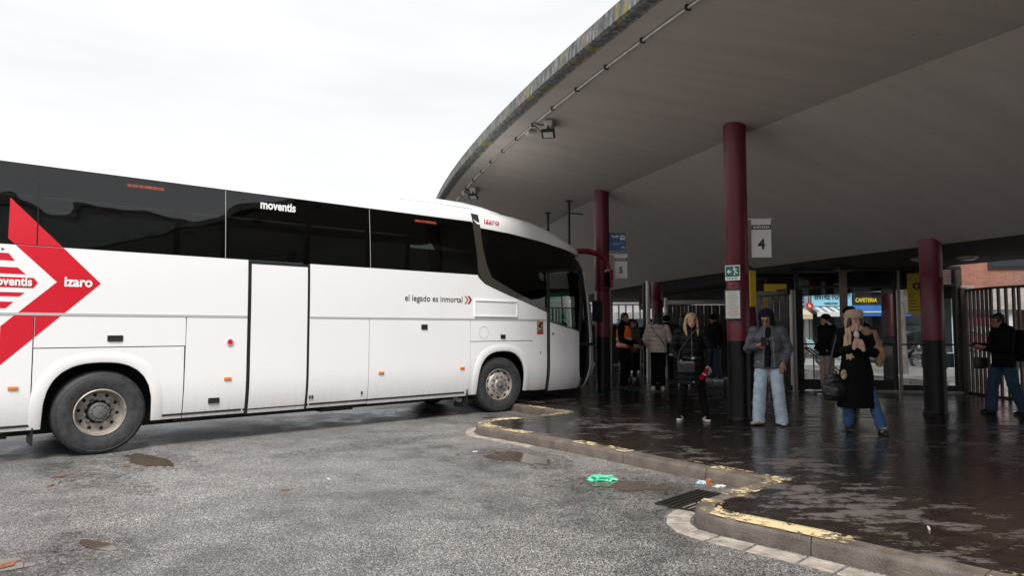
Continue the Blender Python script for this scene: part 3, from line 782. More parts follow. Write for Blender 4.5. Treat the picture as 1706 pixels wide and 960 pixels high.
# dashboard, steering column, grab rail, papers behind the glass
b = MB(); b.box((8.95, 1.5, 1.42), (.55, 1.7, .25)); b.build('dashboard', M['inner'], bus, bevel=.05)
q, h = app(8.66, 1.5)
MB().tube([(8.62, .22, 1.55), (8.70, .20, 1.35), (8.74, .20, 1.05), (8.82, .20, .95)], .016, 8).build('grab_rail', M['galv'], bus, smooth=True)
MB().lathe([(.19, 0), (.21, .015), (.23, 0), (.21, -.015)], (0, 0, 0), 'Z', 28, closed=True).build('steering_wheel', M['black'], bus, smooth=True, loc=(8.55, 1.95, 1.85))
for (sa, w_, ha, hh, m_) in [(8.21, .14, 2.05, .27, 'sign_white'), (8.25, .10, 1.98, .12, 'banner')]:
    q, h = app(sa, ha); s_, t_ = SF(q, h)
    MB().box((s_, t_ + .02 + (.0 if m_ == 'sign_white' else -.006), h), (w_, .004, hh)).build('window_notice', M[m_], bus)
for sa, w_, ha, hh, m_ in [(8.72, .20, 2.09, .27, 'post'), (8.74, .20, 1.87, .15, 'purple')]:
    q, h = app(sa, ha); s_, t_ = SF(q, h)
    if 'purple' not in M: M['purple'] = mat('purple_poster', (.10, .03, .16), .5)
    MB().box((s_ - .02, t_ + .05, h), (w_, .004, hh), radians(25)).build('window_notice', M[m_], bus)
# seats
st = thing('x', None, None); D.objects.remove(st)
def seat_mesh():
    b = MB(); b.box((0, 0, .42), (.48, .46, .14)); b.box((-.24, 0, .80), (.12, .45, .72), 0); b.box((-.26, 0, 1.20), (.10, .30, .22))
    return b
s0 = seat_mesh().build('passenger_seat', M['seat'], bus, bevel=.045, smooth=True, loc=(-2.9, .40, 1.27))
for i in range(12):
    for j, y in enumerate((.40, .87, 1.68, 2.15)):
        if i == 0 and j == 0: continue
        if i * .80 - 2.9 > 5.9 and j < 2 and i == 11: continue
        c = s0.copy(); COL.objects.link(c); c.location = (-2.9 + i * .80, y, 1.27); c.parent = bus
c = s0.copy(); COL.objects.link(c); c.location = (7.9, 1.95, 1.2); c.name = 'driver_seat'; c.parent = bus
for y in (.30, 2.25):
    MB().box((1.5, y, 3.40), (9.6, .34, .10)).build('luggage_rack', M['curtain'] if y > 1 else M['inner'], bus, bevel=.02)
MB().box((1.9, 1.275, 3.60), (10.4, 2.2, .04)).build('inner_ceiling', M['inner'], bus)
# roof: lofted from the window line over to the far side, dipping to the nose
def edge_h(s):
    T = [(-9, HT + .006), (5.88, HT + .006), (6.02, 3.455), (6.77, 3.418), (7.56, 3.335), (8.24, 3.23), (8.8, 3.14), (9.4, 3.12)]
    for (a, x), (b, y) in zip(T, T[1:]):
        if s <= b: f = (s - a) / (b - a); return x + (y - x) * f
    return T[-1][1]
def top_h(s):
    T = [(-9, 3.89), (5.0, 3.90), (6.2, 3.915), (7.0, 3.90), (7.6, 3.83), (8.1, 3.69), (8.5, 3.54), (8.9, 3.40), (9.2, 3.27), (9.6, 3.20)]
    for (a, x), (b, y) in zip(T, T[1:]):
        if s <= b:
            f = (s - a) / (b - a); return x + (y - x) * f
    return T[-1][1]
qs = [RB, -2, 0, 2, 4, 5.0, 5.5, 5.8, 5.88, 5.95, 6.02, 6.2, 6.5, 6.8, 7.2, 7.56, 7.8] + [SX + AL * k / 22 for k in range(0, 23)]
NV = 16; vs = []; fs = []
for q in qs:
    s_, t_ = SF(q, edge_h(min(q, 9)))
    eh = edge_h(s_); s_, t_ = SF(q, eh)
    ssp = s_ if q <= SX else SX + (s_ - SX) * .72
    for k in range(NV + 1):
        v = 1 - cos(pi / 2 * k / NV); z = eh + (top_h(s_ + (ssp - s_) * v) - eh) * (1 - (1 - v) ** 3.4) ** (1 / 2.6)
        vs.append((s_ + (ssp - s_) * v, t_ - .004 + (1.275 - t_ + .004) * v, z))
N1 = NV + 1
for i in range(len(qs) - 1):
    for k in range(NV): fs.append((i * N1 + k, (i + 1) * N1 + k, (i + 1) * N1 + k + 1, i * N1 + k + 1))
rf = MB(); rf.add(vs, fs); rf.add([(x, 2.55 - y, z) for x, y, z in vs], fs)
roof = rf.build('roof', M['white_clean'], bus, smooth=True, angle=50)
# roof pod over the middle and front
pv = []; pf_ = []
PT = [(3.72, 3.86, .50), (3.9, 3.90, .47), (4.6, 3.965, .42), (5.2, 4.02, .38), (6.0, 4.02, .36), (6.5, 3.985, .40), (6.9, 3.93, .48), (7.2, 3.83, .60), (7.35, 3.70, .62)]
for (s_, z_, ti) in PT:
    for (f, zz) in ((0, 3.80), (.02, .55), (.10, .86), (.25, .97), (.5, 1.0)):
        t_ = ti + (2.55 - 2 * ti) * f; z = 3.72 if f == 0 else 3.80 + (z_ - 3.80) * zz if z_ > 3.8 else z_
        pv.append((s_, t_, z))
    for (f, zz) in ((.75, .97), (.90, .86), (.98, .55), (1, 3.80)):
        t_ = ti + (2.55 - 2 * ti) * f; z = 3.72 if f == 1 else 3.80 + (z_ - 3.80) * zz if z_ > 3.8 else z_
        pv.append((s_, t_, z))
for i in range(len(PT) - 1):
    for k in range(8): pf_.append((i * 9 + k, (i + 1) * 9 + k, (i + 1) * 9 + k + 1, i * 9 + k + 1))
pf_ += [tuple(range(9)), tuple(range((len(PT) - 1) * 9, len(PT) * 9))]
MB().add(pv, pf_).build('roof_pod', M['white_clean'], bus, smooth=True, angle=40)
MB().tube([(3.9, .44, 3.845), (5.2, .35, 3.86), (6.1, .34, 3.845)], .008, 6).build('pod_seam', M['silver'], bus)
# red mirror arm reaching forward and down from the roof corner
ma = MB()
ma.tube([(9.05, .42, 3.27), (9.35, .36, 3.28), (9.62, .30, 3.24), (9.80, .27, 3.14), (9.92, .25, 2.98), (9.97, .25, 2.80)], [.06, .065, .06, .05, .045, .04], 14)
mo = ma.build('mirror_arm', M['red_clean'], bus, smooth=True)
hb = MB(); hb.box((9.93, .25, 2.70), (.10, .20, .42)); mh = hb.build('mirror_housing', M['red_clean'], mo, bevel=.045, smooth=True)
MB().box((9.872, .25, 2.68), (.008, .15, .32)).build('mirror_glass', mat('mirror_glass', (.7, .72, .75), .05, 1.0), mo)
# handles, marker lamps, caps, vents
def box_handle(s_, h, w, hh, par=bus):
    t_ = SF(s_, h)[1]
    MB().box((s_, t_ - .004, h), (w, .012, hh)).build('handle_recess', M['black'], par, bevel=.004)
    MB().box((s_, t_ - .014, h - hh * .18), (w * .8, .012, hh * .42)).build('handle', M['dark_body'], par, bevel=.003)
for s_, h, w, hh in [(.126, 1.448, .175, .075), (4.808, 1.601, .125, .085), (6.585, 1.422, .12, .075), (1.356, .578, .15, .075)]: box_handle(s_, h, w, hh)
for s_, h in [(2.76, .534), (2.80, .534), (3.637, .545)]: MB().box((s_, SF(s_, h)[1] - .004, h), (.026, .014, .05)).build('latch', M['black'], bus, bevel=.004)
for s_, h in [(-.909, .88), (1.526, .875), (3.971, .855), (5.624, .872), (-2.6, .87)]:
    MB().box((s_, SF(s_, h)[1] - .010, h), (.10, .022, .036)).build('marker_lamp', M['orange'], bus, bevel=.008)
t_ = SF(1.547, 1.385)[1]
MB().lathe([(0, -.016), (.05, -.016), (.052, 0)], (1.547, t_, 1.385), n=28).build('cap_ring', M['sign_white'], bus)
MB().lathe([(0, -.021), (.034, -.021), (.036, -.014)], (1.547, t_, 1.385), n=24).build('red_cap', M['red'], bus)
MB().lathe([(.108, -.003), (.112, -.005), (.116, -.003)], (6.12, 0, 1.50), n=40).build('filler_cap_seam', M['silver'], bus)
MB().box((7.56, SF(7.56, 1.1)[1] - .004, 1.1), (.02, .01, .03)).build('latch', M['black'], bus)
# engine vent with raised frame
v_ = MB()
for x, z, w, hh in ((6.42, 2.088, 1.05, .025), (6.42, 1.80, 1.05, .025), (5.907, 1.944, .025, .264), (6.933, 1.944, .025, .264)): v_.box((x, -.008, z), (w, .03, hh))
v_.build('vent_frame', W, bus, bevel=.006)
v_ = MB(); v_.box((6.42, -.004, 1.944), (1.0, .012, .262)); v_.build('vent_panel', M['white_clean'], bus)
# dirt line sticker by the door
MB().box((7.55, SF(7.55, 1.59)[1] - .004, 1.59), (.17, .004, .255)).build('warning_sticker', M['red_txt'], bus)
MB().box((7.55, SF(7.55, 1.59)[1] - .007, 1.605), (.135, .004, .20)).build('sticker_field', M['cream'], bus)
MB().slab_xz([(7.49, 1.63), (7.53, 1.69), (7.61, 1.70), (7.60, 1.66), (7.54, 1.62), (7.61, 1.60), (7.60, 1.575), (7.50, 1.60)], -.012, -.008).build('sticker_picture', M['black'], bus)
text('sticker_writing', 'ANGLES', .034, M['dtext'], bus, (7.488, -.010, 1.535), bold=.02)
text('sticker_writing', 'MORTS', .034, M['dtext'], bus, (7.50, -.010, 1.505), bold=.02)

# ---- red film graphics
def film(poly, m=M['red'], off=.0035, name='red_arrow'):
    zones = [dict(s1=-.737, h0=HW + .004), dict(s0=-.723, h0=HW + .004), dict(h0=HB + .018, h1=HW - g_ - .002), dict(s1=-.739, h1=HB - .018), dict(s0=-.723, h0=HK + .008, h1=HB - .018), dict(s0=-.723, h1=HK - .008)]
    for z in zones:
        c = clip(list(poly), **z)
        if len(c) >= 3: skin(name, c, m, bus, off=off + (0 if z.get('h0', 0) < 2 or 'h1' in z else .0), th=.002)
film([(-.055, 2.137), (-.476, 2.572), (-1.005, 3.117), (-1.012, 2.632), (-.517, 2.137)])
film([(-.055, 2.137), (-.517, 2.137), (-1.05, 1.60), (-1.05, 1.14), (-.9, 1.29)])
for pts_ in ([(-2.2, 2.46), (-1.0, 2.455), (-.94, 2.37), (-2.2, 2.37)], [(-2.2, 2.30), (-.91, 2.29), (-.83, 2.215), (-2.2, 2.215)], [(-2.2, 2.175), (-.75, 2.175), (-.709, 2.118), (-.75, 2.055), (-2.2, 2.055)],
             [(-2.2, 2.0), (-.835, 1.997), (-.885, 1.95), (-2.2, 1.95)], [(-2.2, 1.89), (-.94, 1.885), (-1.01, 1.81), (-2.2, 1.81)]):
    skin('red_stripe', pts_, M['red'], bus, off=.0035, th=.002)
def btext(s, s0, h, size, m, width, bold=.02, off=.0075, space=1.0, name='lettering'):
    o = text(name, s, size, m, bus, (0, 0, 0), bold=bold, space=space)
    w = max(v.co.x for v in o.data.vertices) or 1
    for v in o.data.vertices: v.co.x *= width / w
    t_ = SF(s0 + width / 2, h + size * .35)[1]; t2 = SF(s0 + width / 2, h + size)[1]
    o.location = (s0, t_ - off, h); return o
btext('izaro', -.445, 2.09, .17, M['wtext'], .30, .03)
btext('moventis', -1.20, 2.078, .145, M['wtext'], .435, .03)
btext('moventis', 1.955, 3.34, .18, M['wtext'], .54, .03, off=.010)
btext('izaro', 6.17, 3.55, .155, M['red_txt'], .37, .008, off=.022)
btext('el legado es inmortal', 4.405, 2.045, .15, M['dtext'], 1.215, 0, off=.006)
btext('SALIDA DE EMERGENCIA', .216, 3.42, .055, mat('orange_lettering', (.75, .18, .08), .5), .44, .0, off=.010)
btext('SALIDA DE EMERGENCIA', 4.643, 3.42, .055, mat('red_lettering', (.75, .12, .06), .5), .44, .0, off=.010)
for i, m_ in ((0, mat('faded_red', (.55, .20, .22), .5)), (1, M['red_clean'])):
    x = 5.665 + i * .075
    skin('chevron', [(x, 2.165), (x + .045, 2.165), (x + .10, 2.095), (x + .045, 2.02), (x, 2.02), (x + .055, 2.095)], m_, bus, off=.004, th=.002)
skin('chevron', [(-1.07, 2.52), (-1.04, 2.50), (-1.07, 2.48)], M['dtext'], bus, off=.004, th=.002)
# mudflap behind the front wheel with its lettering
MB().box((5.77, .24, .31), (.025, .40, .34)).build('mudflap', M['rubber'], bus, bevel=.004)
text('mudflap_lettering', 'Irizar', .13, M['wtext'], bus, (5.742, .43, .24), rot=(pi / 2, 0, -pi / 2), bold=.02)
MB().box((-.70, .26, .33), (.02, .42, .30)).build('mudflap', M['rubber'], bus, bevel=.004)

# ---- wheels
def wheel(s_, t_, steer, front, flip=False):
    w = D.objects.new('wheel', None); COL.objects.link(w); w.parent = bus; w.location = (s_, t_, .52); w.rotation_euler = (0, 0, steer + (pi if flip else 0))
    w.empty_display_size = .3
    R = .52
    tp = [(.292, .02), (.30, .0), (.33, -.012), (.40, -.022), (.455, -.018), (.468, -.012), (.474, -.015), (.492, 0.0), (.508, .018), (R, .045)]
    for k in range(5): y = .045 + k * .048; tp += [(R, y + .034), (R - .012, y + .038), (R - .012, y + .044), (R, y + .048)]
    tp += [(R, .30), (.49, .33), (.40, .34), (.30, .32)]
    MB().lathe(tp, n=72).build('tyre', M['tyre'], w, smooth=True, angle=30)
    for k in range(0): pass
    for rr, nb in ((.435, 26),):
        t = text('tyre_lettering', 'REGIONAL', .05, M['tyre'], w, (0, 0, 0)) if False else None
    if front:
        rp = [(.292, .03), (.292, .004), (.283, 0), (.276, .012), (.270, .05), (.262, .06), (.21, .022), (.185, .012), (.12, .008), (.10, -.004), (.085, -.012), (.078, -.03)]
        rim = MB().lathe(rp, n=72).build('rim', M['rim2'], w, smooth=True, angle=28)
        MB().lathe([(.0, -.045), (.045, -.045), (.066, -.032), (.078, -.03), (.078, .02)], n=32).build('hub', M['hub'], w, smooth=True)
        MB().tube([(-.03, -.05, -.025), (0, -.052, .04), (.03, -.05, -.025)], .006, 6).build('hub_emblem', M['rim2'], w)
        for k in range(10):
            a = 2 * pi * (k + .5) / 10; MB().lathe([(0, 0), (.030, 0), (.030, .01)], (.236 * cos(a), .034, .236 * sin(a)), n=16).build('rim_hole', M['void'], w)
            a = 2 * pi * k / 10; c_ = (.150 * cos(a), .0, .150 * sin(a)); MB().lathe([(0, -.038), (.013, -.036), (.016, -.01), (.023, -.006), (.023, .02)], c_, n=14).build('wheel_nut', M['hub'], w, smooth=True)
    else:
        rp = [(.292, .03), (.294, -.004), (.283, -.010), (.274, .0), (.268, .03), (.252, .07), (.246, .125), (.232, .150), (.20, .150), (.12, .148), (.118, .17)]
        MB().lathe(rp, n=72).build('rim', M['rim'], w, smooth=True, angle=32)
        MB().lathe([(0, .02), (.02, .022), (.062, .024), (.075, .03), (.078, .045), (.108, .05), (.118, .06), (.120, .17)], n=40).build('hub', M['hub'], w, smooth=True, angle=30)
        MB().lathe([(.121, .146), (.150, .146)], n=40).build('dark_ring', M['void'], w)  # flat black ring on the rim around the hub
        for k in range(14):
            a = 2 * pi * k / 14; MB().lathe([(0, .034), (.010, .036), (.012, .052)], (.095 * cos(a), 0, .095 * sin(a)), n=10).build('hub_bolt', M['galv'] if False else M['hub'], w, smooth=True)
        for k in range(10):
            a = 2 * pi * (k + .3) / 10; c_ = (.158 * cos(a), .15, .158 * sin(a)); MB().lathe([(0, -.045), (.014, -.042), (.017, -.012), (.026, -.008), (.026, .01)], c_, n=14).build('wheel_nut', M['rim'] if k % 3 else M['hub'], w, smooth=True)
            a = 2 * pi * (k + .8) / 10; MB().lathe([(0, 0), (.022, 0), (.022, .01)], (.215 * cos(a), .1465, .215 * sin(a)), n=14).build('rim_hole', M['void'], w)
        MB().box((.27, -.006, .05), (.012, .012, .05)).build('balance_weight', M['galv'], w)
wheel(0.0, .045, 0, False); wheel(6.545, .06, radians(-7), True)
wheel(0.0, 2.505, 0, False, True); wheel(6.545, 2.49, radians(-7), True, True)
# ================================================================ SIGNS ON AND BESIDE THE COLUMNS
def platform_sign(num, c, w, h, lab, rz):
    t = thing('platform_sign', lab, 'sign', c, rz, 'hanging platform number signs')
    MB().box((0, 0, 0), (w, .025, h)).build('sign_panel', M['sign_white'], t, bevel=.004)
    MB().box((0, -.014, h * .30), (w * .98, .004, h * .125)).build('sign_band', M['sign_black'], t)
    o = text('sign_lettering', 'ANDANA', h * .10, M['wtext'], t, (0, -.0175, h * .268), align='CENTER', bold=.0)
    text('sign_number', str(num), h * .36, M['sign_black'], t, (0, -.0145, -h * .27), align='CENTER', bold=.035)
    b = MB(); b.box((-.06, 0, h / 2 + .012), (w + .16, .02, .018)); b.build('sign_bracket', M['galv'], t)
    return t
platform_sign(4, (3.93, 10.70, 2.99), .30, .60, 'white hanging platform sign with number 4 on the right of the exit-sign column', radians(-8))
platform_sign(5, (2.53, 15.80, 3.01), .29, .55, 'white hanging platform sign with number 5 beside the column at the coach nose', radians(-6))
t = thing('information_sign', 'blue bus sign hanging just above the number 5 platform sign', 'sign', (2.46, 15.86, 3.60), radians(-6))
MB().box((0, 0, 0), (.40, .03, .42)).build('sign_panel', M['sign_blue'], t, bevel=.004)
text('sign_lettering', 'Perill', .075, M['wtext'], t, (-.13, -.018, .10), bold=.02)
b = MB(); b.box((.12, -.018, .09), (.11, .004, .075)); b.box((.12, -.018, .135), (.09, .004, .02)); b.box((.085, -.018, .045), (.02, .004, .02)); b.box((.155, -.018, .045), (.02, .004, .02))
b.build('bus_pictogram', M['wtext'], t)
b = MB(); b.box((.12, -.0205, .10), (.085, .002, .035)); b.build('pictogram_window', M['sign_blue'], t)
for k, w_ in enumerate((.27, .20)): MB().box((-.13 + w_ / 2 + .02, -.018, -.035 - k * .03), (w_, .003, .007)).build('sign_text_line', M['lblue'], t)
b = MB(); b.box((.13, -.018, -.13), (.012, .004, .05)); b.box((.10, -.018, -.14), (.012, .004, .03)); b.box((.16, -.018, -.14), (.012, .004, .03)); b.build('sign_mark', M['wtext'], t)
# exit sign and timetable fixed to the nearer column
def on_column(cx, cy, ang, r=.175): a = radians(ang); return (cx + r * cos(a), cy + r * sin(a))
x, y = on_column(3.56, 10.76, 232, .20)
t = thing('exit_sign', 'green and white emergency exit sign high on the red column', 'sign', (x, y, 2.44), radians(232 + 90))
MB().box((0, 0, 0), (.235, .008, .235)).build('sign_panel', M['wtext'], t, bevel=.003)
MB().box((0, -.006, .022), (.215, .004, .165)).build('sign_field', M['green_sign'], t)
rn = MB()
rn.tube([(.035, -.009, .035), (.05, -.009, .06), (.075, -.009, .045)], .007, 6); rn.tube([(.03, -.009, .06), (.045, -.009, .02), (.035, -.009, -.005), (.03, -.009, -.04)], .010, 6)
rn.tube([(.045, -.009, .02), (.07, -.009, .0), (.085, -.009, -.015)], .009, 6); rn.tube([(.03, -.009, .06), (.01, -.009, .04)], .007, 6); rn.lathe([(0, -.011), (.013, -.011), (.013, -.005)], (.028, 0, .078), n=14)
rn.build('running_figure', M['wtext'], t)
ar = MB(); ar.slab_xz([(-.09, .02), (-.05, .055), (-.05, .03), (-.02, .03), (-.02, .01), (-.05, .01), (-.05, -.015)], -.011, -.007); ar.build('arrow_mark', M['wtext'], t)
for k in range(7): MB().box((-.075 + k * .024, -.004, -.088), (.016, .006, .018)).build('sign_letter', M['green_sign'], t)
t = thing('timetable_board', 'white timetable in a black frame on the red column', 'timetable', (x, y, 1.945), radians(232 + 90))
MB().box((0, 0, 0), (.265, .03, .47)).build('board_frame', M['black'], t, bevel=.006)
MB().box((0, -.0165, 0), (.225, .004, .43)).build('board_paper', M['paper'], t)
rnd = random.Random(4)
for k in range(13):
    MB().box((rnd.uniform(-.01, .01), -.0195, .19 - k * .031), (rnd.uniform(.12, .19), .002, .009)).build('printed_line', M['red_txt'] if k in (8, 10) else M['grey_txt'], t)
MB().box((x - .03, y, 2.27), (.05, .006, .03), radians(322)).build('sticker', M['red_txt'])
tag(D.objects['sticker'], 'tiny red sticker between the exit sign and the timetable on the column', 'sticker')
x2, y2 = on_column(2.10, 15.88, 225, .19)
t = thing('timetable_board', 'dark timetable case on the column beside the coach nose', 'timetable', (x2, y2, 1.98), radians(232 + 90))
MB().box((0, 0, 0), (.25, .05, .48)).build('board_frame', M['dsteel'], t, bevel=.006)
MB().box((0, -.027, 0), (.20, .003, .42)).build('board_glass', M['win'], t)

# ================================================================ GLASS WALL, GATES AND FENCE
def bars(name, pts, r, m, par, n=8): return MB().tube(pts, r, n).build(name, m, par, smooth=True)
gw = thing('glass_wall', 'framed glass wall along the back of the platform, facing the street', 'glass wall', (0, 0, .13))
A = Vector((6.63, 16.19, 0)); B = Vector((10.14, 15.42, 0)); dr2 = (B - A).normalized(); ang = atan2(dr2.y, dr2.x); Lw = (B - A).length
def gwp(f, z=0): p = A + dr2 * (Lw * f); return Vector((p.x, p.y, z))
def wallbox(f0, f1, z0, z1, th, name, m, off=0.0):
    c = gwp((f0 + f1) / 2, (z0 + z1) / 2) + Vector((-dr2.y, dr2.x, 0)) * off
    return MB().box(c, (Lw * abs(f1 - f0), th, z1 - z0), ang).build(name, m, gw, bevel=.003)
wallbox(.0, 1, 2.78, 2.86, .10, 'head_rail', M['dsteel']); wallbox(.04, .60, 2.40, 2.45, .07, 'transom', M['dsteel']); wallbox(.64, .985, 2.40, 2.45, .07, 'transom', M['dsteel'])
wallbox(.04, .60, .02, .26, .05, 'kick_plate', M['dsteel']); wallbox(.64, .985, .02, .16, .05, 'kick_plate', M['dsteel'])
wallbox(.43, 1.0, -.0, .035, .16, 'floor_sill', M['galv'], -.02)
wallbox(.04, .60, 1.06, 1.10, .035, 'mid_rail', M['dsteel']); wallbox(.64, .985, 1.06, 1.10, .035, 'mid_rail', M['dsteel'])
for f, w_, m_ in ((.035, .10, 'dsteel'), (.62, .05, 'dsteel'), (.645, .05, 'steel'), (.99, .12, 'rust')):
    MB().box(gwp(f, 1.42), (w_, .09, 2.84), ang).build('mullion', M[m_], gw, bevel=.006)
for f0, f1, z0, z1 in ((.05, .60, .28, 1.05), (.05, .60, 1.11, 2.39), (.05, .60, 2.46, 2.77), (.655, .975, .18, 1.05), (.655, .975, 1.11, 2.39), (.655, .975, 2.46, 2.77)):
    c = gwp((f0 + f1) / 2, (z0 + z1) / 2); MB().box(c, (Lw * (f1 - f0), .008, z1 - z0), ang).build('glass_pane', M['pane'], gw)
# posters and panels behind the glass
pp = thing('street_map_poster', 'pale blue street map poster behind the glass, right of the red column', 'poster', gwp(.86, .13 + 1.55) + Vector((.05, .10, 0)), ang)
MB().box((0, 0, .0), (.62, .03, 1.30)).build('poster_sheet', M['map_blue'], pp)
MB().box((0, .0, .72), (.66, .05, .28)).build('poster_header', M['sign_black'], pp)
MB().box((0, .0, -.83), (.66, .04, .32)).build('poster_base', mat('teal_panel', (.05, .16, .19), .5), pp)
rnd = random.Random(9)
for k in range(16): MB().box((rnd.uniform(-.2, .2), -.018, rnd.uniform(-.55, .4)), (rnd.uniform(.02, .12), .002, rnd.uniform(.01, .03))).build('printed_line', M['grey_txt'], pp)
MB().box((-.05, -.018, .60), (.40, .002, .012)).build('printed_line', M['grey_txt'], pp)
yb = thing('yellow_information_banner', 'yellow notice with black upward arrow left of the red column, behind the glass', 'banner', gwp(.735, .13 + 2.24) + Vector((-.02, -.14, 0)), ang)
MB().box((0, 0, 0), (.38, .02, .92)).build('banner_sheet', M['banner'], yb)
MB().lathe([(0, -.014), (.085, -.014), (.085, -.01)], (.0, 0, .17), n=30).build('banner_circle', M['sign_black'], yb)
MB().slab_xz([(0, .22), (.05, .165), (.02, .165), (.02, .12), (-.02, .12), (-.02, .165), (-.05, .165)], -.018, -.014).build('banner_arrow', M['banner'], yb)
for k, w_ in enumerate((.12, .10, .15, .13, .20, .27)): MB().box((-.16 + w_ / 2, -.012, -.02 - k * .07), (w_, .003, .018)).build('printed_line', M['sign_black'], yb)
for k, w_ in enumerate((.32, .27, .18)): MB().box((-.17 + w_ / 2, -.012, .42 - k * .05), (w_, .003, .008)).build('printed_line', M['grey_txt'], yb)
# short red and black column outside, behind the banner
p = gwp(.73) + Vector((.30, 1.6, 0)); column((p.x, p.y), 2.9, 'slim red and black column outside, seen below the yellow banner', r=.15)
# black metro sign
ms_ = thing('metro_direction_sign', 'black overhead direction sign with arrow, red diamond and L1', 'sign', (8.10, 18.2, 2.80), radians(-3))
MB().box((0, 0, 0), (2.6, .10, .36)).build('sign_panel', M['sign_black'], ms_, bevel=.01)
a_ = MB(); a_.box((-.42, -.053, .02), (.018, .004, .2)); a_.box((-.45, -.053, -.05), (.018, .004, .09), 0).build('arrow_mark', M['grey_txt'], ms_)
MB().slab_xz([(-.49, -.03), (-.42, -.11), (-.35, -.03), (-.375, -.03), (-.42, -.08), (-.465, -.03)], -.056, -.052).build('arrow_mark', M['galv'], ms_)
for (r0) in (.12,):
    MB().slab_xz([(-.13 - r0, 0), (-.13, r0), (-.13 + r0, 0), (-.13, -r0)], -.056, -.052).build('metro_diamond', M['red_txt'], ms_)
    MB().slab_xz([(-.13 - .06, 0), (-.13, .06), (-.13 + .06, 0), (-.13, -.06)], -.060, -.056).build('metro_diamond', M['sign_black'], ms_)
text('sign_lettering', 'L1', .26, M['red_txt'], ms_, (.07, -.054, -.09), bold=.03)
MB().box((.56, -.053, .0), (.22, .004, .30)).build('lift_pictogram', M['galv'], ms_)
b = MB(); b.box((.56, -.057, -.03), (.05, .003, .12)); b.lathe([(0, -.060), (.028, -.060), (.028, -.055)], (.56, 0, .07), n=12); b.build('lift_figure', M['sign_black'], ms_)
# upper dark beams under the ceiling
bm_ = tag(MB().box((8.0, 17.6, 2.93), (3.4, .12, .10), radians(-3)).build('ceiling_beam', M['dsteel']), 'dark steel beam under the low ceiling above the black metro sign', 'beam')
# concrete post, steel tube, yellow notices
t = thing('square_post', 'brownish square post in front of the shop signs, behind the fur-hatted woman', 'post', (7.46, 15.35, .13))
MB().box((0, 0, 1.42), (.155, .155, 2.84), radians(-20)).build('post_shaft', M['post'], t, bevel=.012)
MB().box((0, 0, 2.80), (.34, .30, .10), radians(12)).build('post_cap', M['dsteel'], t)
t = thing('steel_post', 'shiny round steel post right of the man in the grey puffer jacket', 'post', (6.50, 15.9, .13))
MB().lathe([(.14, 0), (.14, .015), (.115, .02), (.112, 2.33), (0, 2.33)], axis='Z', n=30).build('post_shaft', M['steel'], t, smooth=True)
MB().box((.22, .12, 1.18), (.16, .12, 2.36)).build('post_backing', M['dsteel'], t)
t = thing('yellow_banner', 'plain yellow hanging banner just right of the red column with the timetable', 'banner', (4.38, 12.4, 2.30), radians(20))
MB().box((0, 0, 0), (.13, .02, .66)).build('banner_sheet', M['banner'], t)
MB().box((0, 0, .345), (.15, .03, .03)).build('banner_rail', M['dsteel'], t)
tag(MB().box((6.22, 16.1, 2.54), (.52, .02, .17), radians(-4)).build('yellow_notice', M['banner']), 'wide yellow notice above the gate left of the steel post', 'notice')
tag(MB().box((6.10, 16.4, 2.12), (.09, .02, .42)).build('yellow_sticker', M['banner']), 'narrow yellow vertical notice left of the steel post', 'notice')
# gate of vertical slats at the back left
gt_ = thing('sliding_gate', 'dark slatted metal gate behind the blonde woman', 'gate', (5.6, 20.1, .13), radians(-6))
MB().box((0, 0, 2.22), (2.2, .10, .13)).build('gate_rail', M['steel'], gt_, bevel=.01)
MB().box((0, .02, .08), (2.2, .06, .12)).build('gate_rail', M['gate'], gt_)
for k in range(19): MB().box((-1.02 + k * .113, .02 + .012 * (k % 2), 1.14), (.107, .02, 2.0)).build('gate_slat', M['gate'], gt_)
for x in (-1.05, 1.1): MB().tube([(x, -.02, 0), (x, -.02, 2.35)], .055, 12).build('gate_post', M['galv'] if x < 0 else M['dsteel'], gt_, smooth=True)
gt2 = thing('sliding_gate', 'dark slatted gate between the red column and the steel post', 'gate', (6.05, 17.0, .13), radians(-75))
MB().box((0, 0, 2.30), (2.6, .10, .13)).build('gate_rail', M['gate'], gt2, bevel=.01)
for k in range(22): MB().box((-1.2 + k * .115, .02 + .012 * (k % 2), 1.14), (.10 if k % 7 else .06, .02, 2.3)).build('gate_slat', M['gate'], gt2)
MB().box((0, .02, .08), (2.6, .06, .12)).build('gate_rail', M['gate'], gt2)
for i, (x, z, m_) in enumerate(((5.75, 2.12, 'paper'), (5.78, 1.72, 'cream'))):
    tag(MB().box((x, 16.6, z), (.11, .01, .20)).build('pinned_notice', M[m_]), ('small white' if i == 0 else 'small cream') + ' paper notice pinned behind the man in the grey puffer jacket', 'notice')
# round posts and bars left of the gate
for i, (x, y, r, l) in enumerate([(3.95, 19.8, .065, 'pale round post added to stand for the pale side of the red column'), (3.05, 21.4, .07, 'thin pale post left of the high-visibility vest man'), (4.0, 20.6, .06, 'thin dark post behind the cream puffer jacket')]):  # first post is added, it stands for the red column's pale side
    tag(MB().tube([(x, y, .13), (x, y, 2.95)], r, 14).build('round_post', M['galv'] if i < 2 else M['dsteel'], smooth=True), l, 'post', 'posts by the back gates')
def bar_fence(name, pts, lab, h, step, r, m, every=0):
    t = thing(name, lab, 'fence', (0, 0, .13)); acc = 0; n = 0
    P = [Vector((*p, 0)) for p in pts]
    for a, b in zip(P, P[1:]):
        L = (b - a).length; an = atan2((b - a).y, (b - a).x)
        for z in (h, .02): MB().box(((a.x + b.x) / 2, (a.y + b.y) / 2, z), (L + .02, .05, .05), an).build('fence_rail', m, t)
        k = 0.0
        while k < L:
            p = a.lerp(b, k / L); MB().box((p.x, p.y, h / 2), (r, r * 1.3, h), an).build('fence_bar', m, t); k += step
    return t
